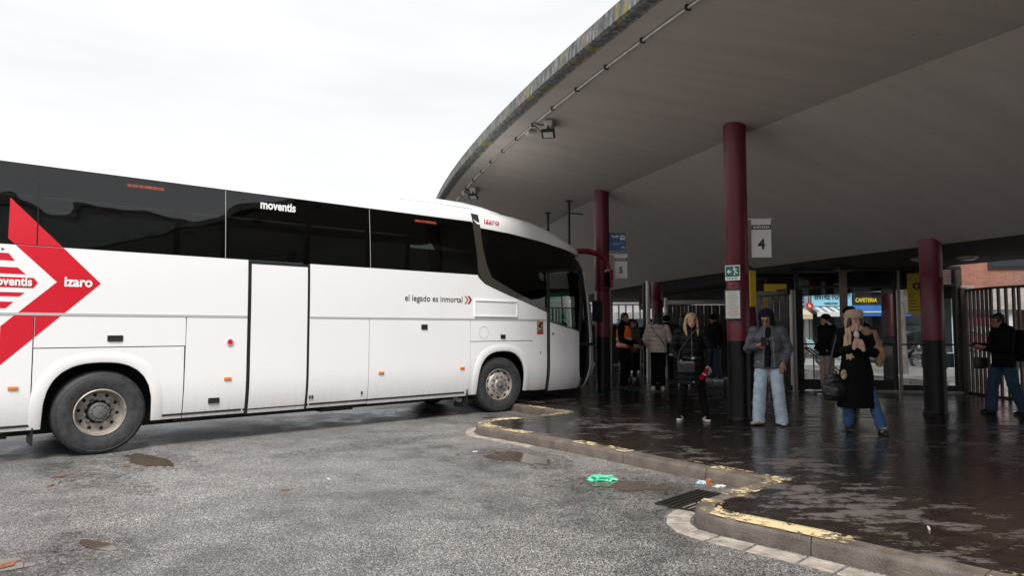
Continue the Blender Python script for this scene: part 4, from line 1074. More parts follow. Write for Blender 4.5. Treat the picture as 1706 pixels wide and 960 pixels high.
bar_fence('bar_fence', [(10.20, 15.32)] + [tuple(pol(64.9, 198.9 + .5 * k)[:2]) for k in range(0, 6)], 'tall fence of upright metal bars at the right, in front of the street', 2.30, .155, .042, M['rust'])
t = thing('fence_end_post', 'thick rusty end post between the glass wall and the bar fence', 'post', (10.16, 15.36, .13))
MB().box((0, 0, 1.17), (.15, .12, 2.34), radians(-10)).build('post_shaft', M['rust'], t, bevel=.008); MB().box((.06, 0, 2.37), (.30, .14, .06)).build('post_cap', M['galv'], t, bevel=.01)
lw = thing('added_dark_wall', 'low wall added to darken the area under the distant fence at the back left', 'wall', (5.0, 27.6, .0), radians(-6))  # added wall, keeps the view behind the waiting group dark
MB().box((0, 0, .85), (7.0, .25, 1.7)).build('wall_body', M['ceiling'], lw); MB().box((0, 0, 1.74), (7.1, .32, .08)).build('wall_coping', M['concrete'], lw)
bar_fence('bar_fence', [(2.6, 27.5), (6.9, 27.0)], 'distant fence of pale upright bars at the back left', 2.4, .28, .06, M['galv'])
# tall dark mullions above the fence carrying the roof
for i, p in enumerate([(10.18, 15.62), (10.42, 13.6)]):
    tag(MB().box((*p, 1.55), (.13, .13, 2.86)).build('roof_post', M['dsteel']), ('slim dark roof post at the left end of the bar fence', 'slim dark roof post at the right edge behind the backpacked person')[i], 'post')
# handrails of the stairs
t = thing('stair_handrail', 'steel stair handrail outside, left of the man in beige trousers', 'handrail', (0, 0, .13))
for dy in (0, .25): MB().tube([(7.15, 17.5 + dy, .95), (7.55, 17.4 + dy, .95), (8.25, 17.2 + dy, .35), (8.25, 17.2 + dy, 0)], .022, 8).build('rail', M['galv'], t, smooth=True)
for x_, z_ in ((7.2, .95), (7.7, .82)): MB().tube([(x_, 17.5, 0), (x_, 17.5, z_)], .02, 8).build('rail_post', M['galv'], t, smooth=True)
# ceiling lamps
for i, (x, y) in enumerate([(8.9, 13.3), (8.2, 13.6)]):
    t = thing('ceiling_lamp', ('oval lamp under the dark ceiling right of the right-hand column, the brighter one', 'oval lamp under the dark ceiling, nearer the right-hand column')[i], 'light', (x, y, 2.97), 0, 'oval lamps under the low ceiling')
    MB().lathe([(0, -.06), (.12, -.055), (.17, -.03), (.18, 0)], axis='Z', n=24).build('lamp_cover', M['lens'], t, smooth=True)
    MB().lathe([(.185, -.02), (.20, -.015), (.20, .01)], axis='Z', n=24).build('lamp_rim', M['galv'], t)

# ================================================================ STREET
stv = MB(); stv.box((17, 23.6, .055), (46, 6.0, .11), radians(-8)); tag(stv.build('street_pavement', M['sidewalk']), kind='structure')
stv = MB(); stv.box((20, 40.2, .065), (60, 4.6, .13), radians(-2)); tag(stv.build('far_pavement', M['sidewalk']), kind='structure')
wp = mat('street_white_paint', (.50, .50, .48), .5, var=.15)
for k in range(9):
    tag(MB().box((15.5 + .0 * k, 27.6 + k * .95, .006), (9.5, .48, .004), radians(-8)).build('painted_marking', wp), kind='structure')
tag(MB().box((24, 30, .006), (5.5, .35, .004), radians(-8)).build('painted_marking', wp), kind='structure')

def window_unit(par, x, z, w, h, m=None, y=0.0, fr='render_grey', sh=False):
    f = MB(); T = .07
    for a, b_, c_, d_ in ((0, h / 2, w, T), (0, -h / 2, w, T), (-w / 2, 0, T, h + T), (w / 2, 0, T, h + T)): f.box((x + a, y - .02, z + b_), (c_, .10, d_))
    o = f.build('window', M[fr], par)
    MB().box((x, y + .02, z), (w - .04, .02, h - .04)).build('shutter' if sh else 'pane', M['shutter'] if sh else M['win'], o)
    return o
def shopfront(par, x0, x1, ztop, m='shop_dark', door=True):
    w = x1 - x0; MB().box(((x0 + x1) / 2, -.03, ztop / 2), (w - .2, .08, ztop)).build('shopfront', M[m], par)
    for k in range(3): MB().box((x0 + .1 + (w - .2) * k / 2, -.10, ztop / 2), (.07, .08, ztop)).build('shopfront_frame', M['dsteel'] if m == 'shop_dark' else M['galv'], par)
    MB().box(((x0 + x1) / 2, -.10, 1.9), (w - .2, .07, .06)).build('shopfront_frame', M['dsteel'], par)
def awning(name, lab, par_loc, rz, w, m, stripes=None, z=2.75, drop=.45, out=1.1):
    t = thing(name, lab, 'awning', par_loc, rz)
    b = MB(); b.add([(-w / 2, 0, drop), (w / 2, 0, drop), (w / 2, -out, 0), (-w / 2, -out, 0), (-w / 2, 0, drop - .03), (w / 2, 0, drop - .03), (w / 2, -out, -.03), (-w / 2, -out, -.03)],
        [(0, 1, 2, 3), (4, 7, 6, 5), (0, 3, 7, 4), (1, 5, 6, 2), (3, 2, 6, 7), (0, 4, 5, 1)]); b.build('awning_cloth', M[m], t)
    MB().box((0, -out - .012, -.16), (w, .02, .26)).build('valance', M[m], t)
    if stripes == 'line': MB().box((0, -out - .028, -.03), (w, .012, .05)).build('valance_stripe', M['wtext'], t)
    if stripes == 'cloth':
        n = int(w / .22)
        for k in range(0, n, 2):
            x = -w / 2 + (k + .5) * w / n; h_ = w / n / 2
            b = MB(); b.add([(x - h_, -.003, drop + .008), (x + h_, -.003, drop + .008), (x + h_, -out - .003, .008), (x - h_, -out - .003, .008)], [(0, 1, 2, 3)]); b.build('awning_stripe', M['shutter'], t)
    return t
SB = Vector((14.0, 43.0, 0)); srz = radians(-2)
def sp(x, y=0, z=0): return Vector((SB.x + x * cos(srz) - y * sin(srz), SB.y + x * sin(srz) + y * cos(srz), z))
def building(name, lab, x0, x1, h, m, floors, ncol, rows0=4.9, sh=False, wh=1.35):
    t = thing(name, lab, 'building', sp(x0), srz); w = x1 - x0
    MB().box((w / 2, 3.0, h / 2), (w - .01, 6.0, h)).build('wall', M[m], t)
    MB().box((w / 2, -.05, h + .12), (w + .1, .5, .24)).build('cornice', M['concrete'], t)
    for f in range(floors):
        for c_ in range(ncol):
            window_unit(t, w * (c_ + .5) / ncol, rows0 + f * 3.0, min(1.1, w / ncol * .5), wh, sh=(sh and (c_ + f) % 2 == 0))
        MB().box((w / 2, -.25, rows0 - 1.0 + f * 3.0), (w * .9, .5, .10)).build('balcony_slab', M['concrete'], t)
    return t
# shop positions along the street: x = world X - 14
bA = building('apartment_building', 'grey rendered building above the small dark blue shop sign, left along the street', -13.0, 4.6, 13, 'render_grey', 3, 7)
bB = building('apartment_building', 'pale building above the light blue restaurant sign', 4.65, 7.25, 13.5, 'render_wall', 3, 2)
bC = building('apartment_building', 'cream building with beige balconies above the black cafeteria sign', 7.3, 10.0, 14, 'cream', 3, 2)
bD = building('apartment_building', 'grey building with slatted shutters right of the cafeteria', 10.05, 16.5, 12.5, 'render_grey', 3, 5, sh=True)
bE = building('apartment_building', 'pale building farthest right along the street behind the brick block', 16.6, 34, 13, 'render_wall', 3, 8)
shopfront(bA, 10.5, 14.4, 2.5); shopfront(bA, 14.5, 17.4, 2.4, 'shutter'); shopfront(bB, .1, 2.5, 2.5); shopfront(bC, .1, 2.6, 2.6); shopfront(bD, .2, 3.2, 2.6); shopfront(bD, 3.3, 6.3, 2.6, 'render_wall'); shopfront(bE, .3, 5, 2.6)
for k in range(4): shopfront(bA, .4 + k * 2.5, 2.7 + k * 2.5, 2.6, 'shop_dark' if k % 2 else 'shutter')
def shop_sign(name, lab, x0, x1, z0, z1, m):
    t = thing(name, lab, 'sign', sp((x0 + x1) / 2, -.18, (z0 + z1) / 2), srz)
    MB().box((0, 0, 0), (x1 - x0, .16, z1 - z0)).build('sign_panel', M[m], t, bevel=.01); return t
# measured: CAFETERIA u 1425-1490, y 483-504 ; restaurant u 1360-1425, y 489-508 ; blue u 1329-1348, y 494-509
t = shop_sign('restaurant_sign', 'light blue restaurant sign reading ENTRE TOTS', 4.72, 7.18, 2.98, 3.83, 'lblue')
text('sign_lettering', 'ENTRE TOTS', .48, M['dtext'], t, (-1.06, -.09, .0), sx=.66, bold=.03, ext=.004)
text('sign_lettering', 'restaurant', .26, M['dtext'], t, (-.50, -.09, -.33), sx=.8, bold=.02, ext=.004)
t = shop_sign('cafeteria_sign', 'black cafeteria sign with yellow letters', 7.25, 10.1, 3.05, 4.02, 'sign_black')
text('sign_lettering', 'CAFETERIA', .34, M['yel_txt'], t, (-1.30, -.09, -.30), sx=.78, bold=.03, ext=.004, shear=.15)
MB().lathe([(.22, -.095), (.25, -.095), (.25, -.08)], (.62, 0, .12), n=30).build('sign_ring', M['yel_txt'], t)
text('sign_lettering', 'W', .38, M['yel_txt'], t, (.44, -.10, -.04), bold=.03, ext=.004); text('sign_lettering', 'C', .40, M['yel_txt'], t, (.98, -.10, .0), bold=.03, ext=.004, shear=.2)
t = shop_sign('blue_shop_sign', 'small dark blue shop sign with white script, left of the restaurant', 3.5, 4.25, 2.90, 3.62, 'navy')
text('sign_lettering', 'Nails', .30, M['wtext'], t, (-.33, -.09, -.02), bold=.02, ext=.004, shear=.3); MB().box((0, -.085, -.17), (.64, .01, .06)).build('sign_underline', M['wtext'], t)
t = thing('round_shop_sign', 'round red sign with white letters between the blue and light blue signs', 'sign', sp(4.48, -.5, 3.0), srz)
MB().lathe([(0, -.06), (.22, -.06), (.22, .0)], n=26).build('sign_disc', M['red_txt'], t); text('sign_lettering', 'la', .26, M['wtext'], t, (-.10, -.07, -.08), bold=.02, ext=.004)
awning('shop_awning', 'blue awning with white stripe under the cafeteria sign', sp(8.68, -.15, 2.62), srz, 3.1, 'blue_awn', 'line')
awning('shop_awning', 'white striped awning under the restaurant sign', sp(5.9, -.15, 2.60), srz, 2.55, 'white_awn', 'cloth', drop=.34)
awning('shop_awning', 'cream scalloped awning under the small dark blue sign', sp(3.8, -.15, 2.45), srz, 1.1, 'cream_awn', None, drop=.38)
# banners of the grey building
for i, (x, z) in enumerate(((10.6, 5.0), (11.25, 5.0))):
    tag(MB().box(sp(x, -.35, z), (.58, .05, 1.5), srz).build('hanging_banner', M['wall_white']), ('pale banner hanging above the cafeteria, left one of two', 'pale banner hanging above the cafeteria, right one of two')[i], 'banner')
# brick building at the right with concrete band
bk = thing('brick_building', 'orange brick building with grey concrete band behind the bar fence', 'building', (15.9, 24.6, 0), radians(-14))
MB().box((9, 3.5, 6.2), (18, 7, 6.4)).build('wall', M['brick'], bk)
MB().box((9, 3.47, 2.62), (18.06, 7.1, .75)).build('concrete_band', M['concrete'], bk)
MB().box((10.6, 3.5, 1.12), (14.8, 6.9, 2.24)).build('lower_wall', M['brick'], bk)
for k in range(4):
    f = MB().box((2.0 + k * 4.2, -.01, 3.95), (1.7, .10, .50)).build('window', M['dsteel'], bk); MB().box((2.0 + k * 4.2, -.07, 3.95), (1.5, .03, .36)).build('pane', M['win'], f)
f = MB().box((5.2, -.01, 1.78), (1.3, .14, .52)).build('window', M['dsteel'], bk); MB().box((5.2, -.09, 1.78), (1.15, .03, .4)).build('pane', M['win'], f)
gfw = thing('sprayed_wall', 'white wall sprayed with a pink and black shape, seen through the bar fence', 'wall', (15.75, 24.4, 0), radians(-14))
MB().box((.95, .4, 1.22), (2.1, .12, 2.2)).build('wall_panel', M['wall_white'], gfw)
pk = MB(); pk.slab_xz([(.30, 1.75), (.62, 2.02), (1.35, 2.0), (1.75, 1.6), (1.5, 1.2), (.9, 1.0), (.45, 1.25)], .325, .335); pk.build('pink_shape', M['pink'], gfw)
pk = MB(); pk.slab_xz([(.45, 1.52), (.9, 1.72), (1.5, 1.6), (1.0, 1.38)], .317, .325); pk.build('white_shape', M['wall_white'], gfw)
rnd = random.Random(3)
pk = MB(); pk.tube([(.28, .315, 1.75), (.62, .315, 2.05), (1.37, .315, 2.03), (1.8, .315, 1.6), (1.5, .315, 1.17), (.9, .315, .97), (.42, .315, 1.23), (.28, .315, 1.75)], .028, 6)
pk.tube([(.42, .315, 1.52), (.9, .315, 1.74), (1.53, .315, 1.6), (1.0, .315, 1.36), (.42, .315, 1.52)], .022, 6)
for k in range(8): a = rnd.uniform(.2, 1.6); pk.tube([(a, .315, rnd.uniform(.3, .9)), (a + rnd.uniform(-.2, .3), .315, rnd.uniform(.6, 1.1)), (a + .3, .315, rnd.uniform(.4, .9))], .022, 6)
pk.build('black_outline', M['sign_black'], gfw)

# tree trunks and lamp pole on the near pavement
def tree(loc, h, r, lab, lean=.0, seed=1):
    t = thing('street_tree', lab, 'tree', loc, 0, 'bare street trees'); rnd = random.Random(seed)
    MB().tube([(0, 0, -.05), (.0 + lean * .3, 0, h * .3), (lean * .7, 0, h * .65), (lean, 0, h)], [r * 1.25, r, r * .85, r * .6], 14).build('trunk', M['trunk'], t, smooth=True)
    cr_ = MB()
    for k in range(14):
        a = rnd.uniform(0, 6.28); L = rnd.uniform(1.4, 3.0); z0 = h * rnd.uniform(.75, 1.0); p = Vector((lean * z0 / h, 0, z0)); pts_ = [p]
        for j in range(4): p = p + Vector((cos(a) * L / 5, sin(a) * L / 5, L / 3.2)) + Vector((rnd.uniform(-.12, .12), rnd.uniform(-.12, .12), 0)); pts_.append(p)
        cr_.tube(pts_, [r * .32, r * .22, r * .15, r * .09, r * .03], 6)
        for j in range(8):
            q = pts_[rnd.randint(1, 4)]; b = rnd.uniform(0, 6.28); l2 = rnd.uniform(.4, 1.0)
            cr_.tube([q, q + Vector((cos(b) * l2 * .5, sin(b) * l2 * .5, l2 * .4)), q + Vector((cos(b) * l2, sin(b) * l2, l2 * .9))], [r * .10, r * .06, r * .02], 5)
            for _ in range(3):
                e = q + Vector((cos(b) * l2, sin(b) * l2, l2 * .9)) + Vector((rnd.uniform(-.3, .3), rnd.uniform(-.3, .3), rnd.uniform(-.3, .3))); s_ = .06
                cr_.add([e, e + Vector((s_, 0, s_)), e + Vector((0, s_, s_ * 1.4))], [(0, 1, 2)])
    cr_.build('crown', M['trunk'], t)
tree((12.65, 22.3, .1), 4.6, .17, 'thick tree trunk outside the glass wall, left of the yellow banner', .0, 2)
tree((16.2, 37.6, .0), 4.6, .12, 'slim leaning tree in front of the restaurant sign', -.9, 5)
tree((9.2, 38.2, .0), 4.8, .14, 'bare tree far down the street beyond the slatted gates', .3, 8)
t = thing('street_lamp', 'slim grey lamp pole in front of the cafeteria', 'street lamp', (12.95, 23.6, .1))
MB().lathe([(.10, 0), (.10, .4), (.055, .5), (.042, 6.5)], axis='Z', n=16).build('pole', M['galv'], t, smooth=True); MB().box((0, -.5, 6.5), (.18, 1.0, .08)).build('lamp_head', M['dsteel'], t, bevel=.02)
# motorbikes parked beyond the crossing
def motorbike(loc, rz, lab, col):
    t = thing('parked_motorbike', lab, 'motorbike', loc, rz, 'motorbikes parked along the far side of the street')
    for x in (-.62, .62):
        w = MB(); w.lathe([(.20, -.05), (.25, -.06), (.30, -.045), (.315, 0), (.30, .045), (.25, .06), (.20, .05)], (x, 0, .315), n=28); wo_ = w.build('wheel', M['tyre'], t, smooth=True)
        w = MB(); w.lathe([(.17, -.03), (.205, -.035), (.205, .035), (.17, .03)], (x, 0, .315), n=28, closed=True)
        for k in range(5): a = 2 * pi * k / 5; w.tube([(x, 0, .315), (x + .18 * cos(a), 0, .315 + .18 * sin(a))], .014, 6)
        w.build('rim', M['galv'], wo_)
    b = MB(); b.tube([(-.45, 0, .55), (-.15, 0, .62), (.15, 0, .55), (.42, 0, .72), (.50, 0, .95)], [.10, .16, .15, .10, .06], 12); b.tube([(-.1, 0, .38), (.2, 0, .36)], .14, 10); b.build('body', M[col], t, smooth=True)
    MB().tube([(-.72, 0, .84), (-.4, 0, .80), (-.05, 0, .76), (.15, 0, .82)], [.05, .12, .13, .07], 12).build('saddle', M['black'], t, smooth=True)
    MB().tube([(.62, .05, .32), (.48, .05, .98)], .025, 8).build('fork', M['galv'], t); MB().tube([(.40, -.32, 1.06), (.48, -.12, 1.02), (.48, .12, 1.02), (.40, .32, 1.06)], .016, 8).build('handlebar', M['dsteel'], t, smooth=True)
    MB().lathe([(0, -.08), (.08, -.05), (.09, .02)], (0, 0, 0), n=16).build('headlight', M['lens'], t, smooth=True, loc=(.62, 0, .86), rz=pi / 2)
for i, (x, y, r, l, c_) in enumerate([(15.3, 27.0, -20, 'dark motorbike seen through the bar fence below the pink wall', 'black'), (14.0, 26.9, -10, 'motorbike half hidden behind the street map poster', 'dsteel'),
                                     (12.75, 26.6, -15, 'pale motorbike just left of the right-hand red column', 'wall_white'), (11.2, 38.0, -5, 'dark motorbike before the cafeteria', 'navy'), (10.0, 25.4, 10, 'motorbike behind the man in beige trousers', 'black')]):
    motorbike((x, y, .11 if y < 26.9 else 0.0), radians(r), l, c_)
# parked cars far side
def car(loc, rz, lab, col, grp='cars parked across the street'):
    t = thing('parked_car', lab, 'car', loc, rz, grp)
    prof = [(-2.1, .35), (-2.12, .75), (-2.0, .92), (-1.75, 1.0), (-1.25, 1.38), (-.6, 1.46), (.35, 1.44), (1.05, 1.0), (1.85, .86), (2.08, .65), (2.1, .35)]
    b = MB(); b.slab_xz(prof, -.84, .84); b.build('body', M[col], t, bevel=.07, smooth=True)
    g = MB()
    for y in (-.85, .85): g.slab_xz([(-1.5, 1.02), (-1.15, 1.33), (-.6, 1.40), (.3, 1.38), (.85, 1.02)], min(y, y * 1.008), max(y, y * 1.008))
    g.build('side_windows', M['win'], t); MB().add([(.42, -.7, 1.43), (.42, .7, 1.43), (1.08, .74, 1.02), (1.08, -.74, 1.02)], [(0, 1, 2, 3)]).build('windscreen', M['win'], t)
    for x in (-1.3, 1.3):
        for y in (-.86, .70):
            o = MB().lathe([(.2, .0), (.30, -.01), (.32, .03), (.32, .17), (.2, .17)], (x, y, .32), n=26).build('wheel', M['tyre'], t, smooth=True); MB().lathe([(0, .0), (.19, .01), (.2, .02)], (x, y - .005, .32), n=20).build('rim', M['galv'], o)
    for y in (-.6, .6): MB().box((2.07, y, .68), (.06, .34, .12)).build('headlight', M['lens'], t, bevel=.02)
    return t
car((14.6, 38.6, 0), radians(178), 'pale blue car parked in front of the small blue sign', 'map_blue'); car((21.6, 36.9, 0), radians(177), 'dark car parked below the blue awning', 'dsteel')
car((11.5, 33.0, 0), radians(-8), 'grey car glimpsed through the gates left of the steel post', 'shutter')
# low buildings behind the camera and to the right close the street and mirror in the coach glass
for i, (x, y, w, d_, h, rz, l) in enumerate([(46, -34, 60, 10, 21, 55, 'low grey station building behind the camera, mirrored in the coach windows'), (4, -58, 50, 10, 7.5, 8, 'long low building across the yard behind the camera'), (-50, -30, 50, 10, 7, -50, 'low building at the far end of the yard behind the camera')]):
    t = thing('yard_building', l, 'building', (x, y, 0), radians(rz))
    MB().box((0, 0, h / 2), (w, d_, h)).build('wall', M['render_grey'], t); MB().box((0, 0, h + .2), (w + .6, d_ + .6, .4)).build('cornice', M['concrete'], t)
    for k in range(12): f = MB().box((-w / 2 + w * (k + .5) / 12, d_ / 2 + .02, h * .6), (w / 18, .1, 1.6)).build('window', M['win'], t)
    rnd = random.Random(i)
    for k in range(7): xx = rnd.uniform(-w / 2, w / 2); MB().tube([(xx, 0, h), (xx, 0, h + rnd.uniform(1, 2.4))], .06, 6).build('roof_mast', M['dsteel'], t)
# buildings beyond the coach end of the station (seen through the far bays)
t = thing('street_block', 'pale block of flats behind the far platforms at the back left', 'building', (14.0, 56, 0), radians(4))
MB().box((0, 4, 4.0), (24, 8, 8.0)).build('wall', M['render_wall'], t)
for f in range(2):
    for k in range(8): window_unit(t, -10.5 + k * 3, 2.0 + f * 3.4, 1.3, 1.7)
# added green block, stands in for something green behind the coach's front glass
grn = mat('green_stand_in_paint', (.02, .42, .13), .35, var=.25, vscale=3)
gk = thing('green_stand_in', 'green kiosk on the platform, seen through the front door glass of the coach', 'stand-in', (.72, 18.45, .13), radians(2))
b_ = MB(); b_.box((0, .5, 1.92), (2.3, 1.0, 1.04)); b_.build('stand_in_body', grn, gk, bevel=.02); MB().box((0, .5, .70), (2.26, .96, 1.4)).build('stand_in_base', M['dsteel'], gk)
for k in range(11): MB().box((-1.1 + k * .22, -.02, 1.92), (.05, .04, .96)).build('stand_in_rib', grn, gk)
MB().box((0, -.03, 2.2), (2.2, .03, .05)).build('stand_in_stripe', M['wtext'], gk); MB().box((0, .5, 2.48), (2.5, 1.2, .08)).build('stand_in_roof', M['dsteel'], gk)

# ================================================================ LITTER ON THE ROAD
def crumple(name, loc, sx, sy, sz, m, lab, cat, seed, rz=0, grp=None):
    bm = bmesh.new(); bmesh.ops.create_icosphere(bm, subdivisions=4, radius=1)
    for v in bm.verts:
        n_ = noise.noise(v.co * 1.7 + Vector((seed, 0, 0))) * .5 + noise.noise(v.co * 4.5 + Vector((0, seed, 0))) * .35 + abs(noise.noise(v.co * 9 + Vector((0, 0, seed)))) * .2
        v.co = v.co * (1 + n_); v.co.x *= sx; v.co.y *= sy; v.co.z = max(0, v.co.z * sz + sz * .3)
    me = D.meshes.new(name); bm.to_mesh(me); bm.free(); me.materials.append(m)
    for p_ in me.polygons: p_.use_smooth = False
    o = D.objects.new(name, me); COL.objects.link(o); o.location = loc; o.rotation_euler[2] = rz; tag(o, lab, cat, grp); return o
crumple('plastic_bag', (.93, 7.17, .003), .125, .07, .042, M['bag_green'], 'crumpled green plastic bag lying at the edge of a brown puddle', 'plastic bag', 2.0, .1)
crumple('crumpled_paper', (1.925, 7.03, .002), .045, .03, .02, M['map_blue'], 'pale blue scrap of paper by the kerb above the drain', 'litter', 5)
crumple('dead_leaf', (1.99, 7.02, .002), .03, .03, .035, mat('orange_leaf', (.35, .10, .03), .7), 'brown curled leaf standing by the kerb above the drain', 'leaf', 6)
crumple('sweet_wrapper', (2.06, 6.88, .002), .06, .03, .012, M['sign_white'], 'white and red wrapper by the kerb, right of the pale blue scrap', 'litter', 7, .5)
L_ = [(-.21, 9.75, .07, 'orange dead leaf lying beside the gutter stones of the far kerb tip'), (-.68, 8.62, .045, 'small orange leaf on the road left of the first puddle'), (-4.40, 7.9, .07, 'brown leaf on the asphalt just below the rear wheel puddle'),
      (-4.80, 7.35, .08, 'reddish leaf on the asphalt, upper one of two near the left edge'), (-4.62, 6.95, .06, 'reddish leaf on the asphalt, lower one of two near the left edge'), (-2.2, 6.75, .06, 'orange leaf lying in the middle of the road'),
      (-3.35, 4.62, .10, 'brown leaf lying in the puddle at the bottom left')]
lf = M['leafo'] = mat('fallen_leaf', (.20, .075, .03), .6, var=.4, vscale=20)
for i, (x, y, s_, l) in enumerate(L_):
    b = MB(); N = 12; vs = [(0, 0, .012)]
    for k in range(N): a = 2 * pi * k / N; r = s_ * (.75 + .35 * ((k % 3) == 0)); vs.append((r * cos(a), r * .55 * sin(a), .006 + .018 * abs(noise.noise(Vector((k, i, 0))))))
    b.add(vs, [(0, k + 1, (k + 1) % N + 1) for k in range(N)]); o = b.build('dead_leaf', lf, loc=(x, y, .002), rz=i * 1.3); tag(o, l, 'leaf')
for i, (x, y, l) in enumerate([(-.47, 8.78, 'white scrap of paper on the road left of the first puddle'), (3.0, 5.0, 'white cigarette-sized scrap on the platform near the lower right corner'), (-1.9, 7.2, 'tiny white scrap on the road below the middle door')]):
    b = MB(); b.tube([(-.03, 0, .008), (.03, 0.01, .008)], .008, 8); o = b.build('paper_scrap', M['sign_white'], loc=(x, y, .13 if i == 1 else 0), rz=i); tag(o, l, 'litter')
# ================================================================ PEOPLE
SKIN = mat('skin', (.52, .31, .235), .5, var=.12, vscale=20); SKIN2 = mat('skin_tan', (.33, .17, .115), .5, var=.12, vscale=20)
def ring_loft(mb, secs, n=18):
    """tapered tube with elliptical sections: (point, radius across x, radius across the other axis)"""
    P = [Vector(s[0]) for s in secs]; vs = []; fs = []
    for i, (p, rx, ry) in enumerate(secs):
        t = (P[min(i + 1, len(P) - 1)] - P[max(i - 1, 0)]).normalized(); ref = Vector((1, 0, 0)) if abs(t.x) < .85 else Vector((0, 1, 0))
        u = (ref - ref.dot(t) * t).normalized(); w = t.cross(u)
        for k in range(n): a = 2 * pi * k / n; vs.append(P[i] + u * cos(a) * rx + w * sin(a) * ry)
    for i in range(len(P) - 1):
        for k in range(n): fs.append((i * n + k, i * n + (k + 1) % n, (i + 1) * n + (k + 1) % n, (i + 1) * n + k))
    fs.append(tuple(reversed(range(n)))); fs.append(tuple(range((len(P) - 1) * n, len(P) * n)))
    mb.add(vs, fs)
def ball(mb, c, r, mtx=None, n=14):
    rx, ry, rz = r if isinstance(r, (tuple, list)) else (r, r, r); vs = []; fs = []; c = Vector(c)
    for i in range(n + 1):
        th = pi * i / n
        for k in range(n * 2):
            a = pi * k / n; v = Vector((rx * sin(th) * cos(a), ry * sin(th) * sin(a), rz * cos(th)))
            vs.append(c + (mtx @ v if mtx else v))
    m_ = 2 * n
    for i in range(n):
        for k in range(m_): fs.append((i * m_ + k, (i + 1) * m_ + k, (i + 1) * m_ + (k + 1) % m_, i * m_ + (k + 1) % m_))
    mb.add(vs, fs)
def limb(mb, pts, rs, n=14, caps=True):
    ring_loft(mb, [(p, r if not isinstance(r, tuple) else r[0], r if not isinstance(r, tuple) else r[1]) for p, r in zip(pts, rs)], n)
    if caps:
        for p, r in zip(pts, rs):
            rr = r if not isinstance(r, tuple) else min(r); ball(mb, p, rr * .985, n=8)
def blob(name, mb, voxel, m, parent, smooth=3, disp=None):
    me = D.meshes.new(name); me.from_pydata([tuple(v) for v in mb.v], [], mb.f)
    bm = bmesh.new(); bm.from_mesh(me); bmesh.ops.remove_doubles(bm, verts=bm.verts, dist=1e-5); bmesh.ops.recalc_face_normals(bm, faces=bm.faces); bm.to_mesh(me); bm.free()
    o = D.objects.new(name + '_src', me); COL.objects.link(o)
    r = o.modifiers.new('r', 'REMESH'); r.mode = 'VOXEL'; r.voxel_size = voxel; r.use_smooth_shade = True
    if smooth: s_ = o.modifiers.new('s', 'SMOOTH'); s_.iterations = smooth; s_.factor = .5
    dg = bpy.context.evaluated_depsgraph_get(); nm = D.meshes.new_from_object(o.evaluated_get(dg)); D.objects.remove(o); D.meshes.remove(me)
    if disp:
        nr = [v.normal.copy() for v in nm.vertices]
        for v, n_ in zip(nm.vertices, nr): v.co += n_ * disp(v.co, n_)
    for p_ in nm.polygons: p_.use_smooth = True
    nm.materials.clear(); nm.materials.append(m); nm.name = name
    o = D.objects.new(name, nm); COL.objects.link(o); o.parent = parent; return o
def folds(amp, k=1.0, seed=0):
    def f(c, n_):
        return amp * (noise.noise(Vector((c.x * 5 * k, c.y * 5 * k, c.z * 11 * k + seed))) + .5 * noise.noise(Vector((c.x * 13 * k, c.y * 13 * k, c.z * 26 * k + seed))))
    return f
def quilt(amp, pitch, seed=0, tilt=.0):
    fo = folds(.010, 1, seed)
    def f(c, n_): return amp * (abs(sin(pi * (c.z + tilt * abs(c.x) + .01 * noise.noise(c * 6)) / pitch)) ** .6 - .6) + fo(c, n_)
    return f
def hand(mb, w, d, side, curl=.5, up=(0, -1, 0), s=1.0):
    """palm and five fingers: w wrist, d pointing direction, up = back-of-hand normal"""
    w = Vector(w); d = Vector(d).normalized(); up = Vector(up); up = (up - up.dot(d) * d).normalized(); sd = d.cross(up) * side
    ring_loft(mb, [(w - d * .03, .026 * s, .022 * s), (w + d * .02 * s, .034 * s, .018 * s), (w + d * .075 * s, .040 * s, .016 * s), (w + d * .09 * s, .036 * s, .012 * s)], 12) if abs(sd.x) > .6 else limb(mb, [w - d * .02, w + d * .03 * s, w + d * .08 * s], [.024 * s, .030 * s, .026 * s], 10)
    for k, (o_, L) in enumerate(((-.030, .070), (-.010, .080), (.010, .074), (.029, .058))):
        p = w + d * .085 * s + sd * o_ * s; dd = d.copy(); pts = [p - d * .02]
        for j, l in enumerate((.45, .32, .23)):
            ang = curl * (.35 + .55 * j); dd = (d * cos(ang) - up * sin(ang)).normalized(); p = p + dd * L * l * s; pts.append(p)
        limb(mb, pts, [.0095 * s, .009 * s, .0085 * s, .0075 * s], 8)
    p = w + d * .02 * s - sd * .028 * s; t1 = (d * .7 - sd * .75 - up * .25).normalized(); t2 = (d * .95 - sd * .2 - up * .4 * curl).normalized()
    limb(mb, [p, p + t1 * .032 * s, p + t1 * .032 * s + t2 * .028 * s, p + t1 * .032 * s + t2 * .050 * s], [.014 * s, .011 * s, .010 * s, .0085 * s], 8)
POSE = dict(hipL=(-.09, 0, .93), kneeL=(-.10, -.02, .50), ankL=(-.11, .02, .09), hipR=(.09, 0, .93), kneeR=(.10, -.02, .50), ankR=(.11, .02, .09),
            shL=(-.185, .01, 1.42), elL=(-.24, .04, 1.14), wrL=(-.23, -.04, .90), shR=(.185, .01, 1.42), elR=(.24, .04, 1.14), wrR=(.23, -.04, .90),
            head=(0, -.03, 1.60), yaw=0, pitch=0, footL=0, footR=0)
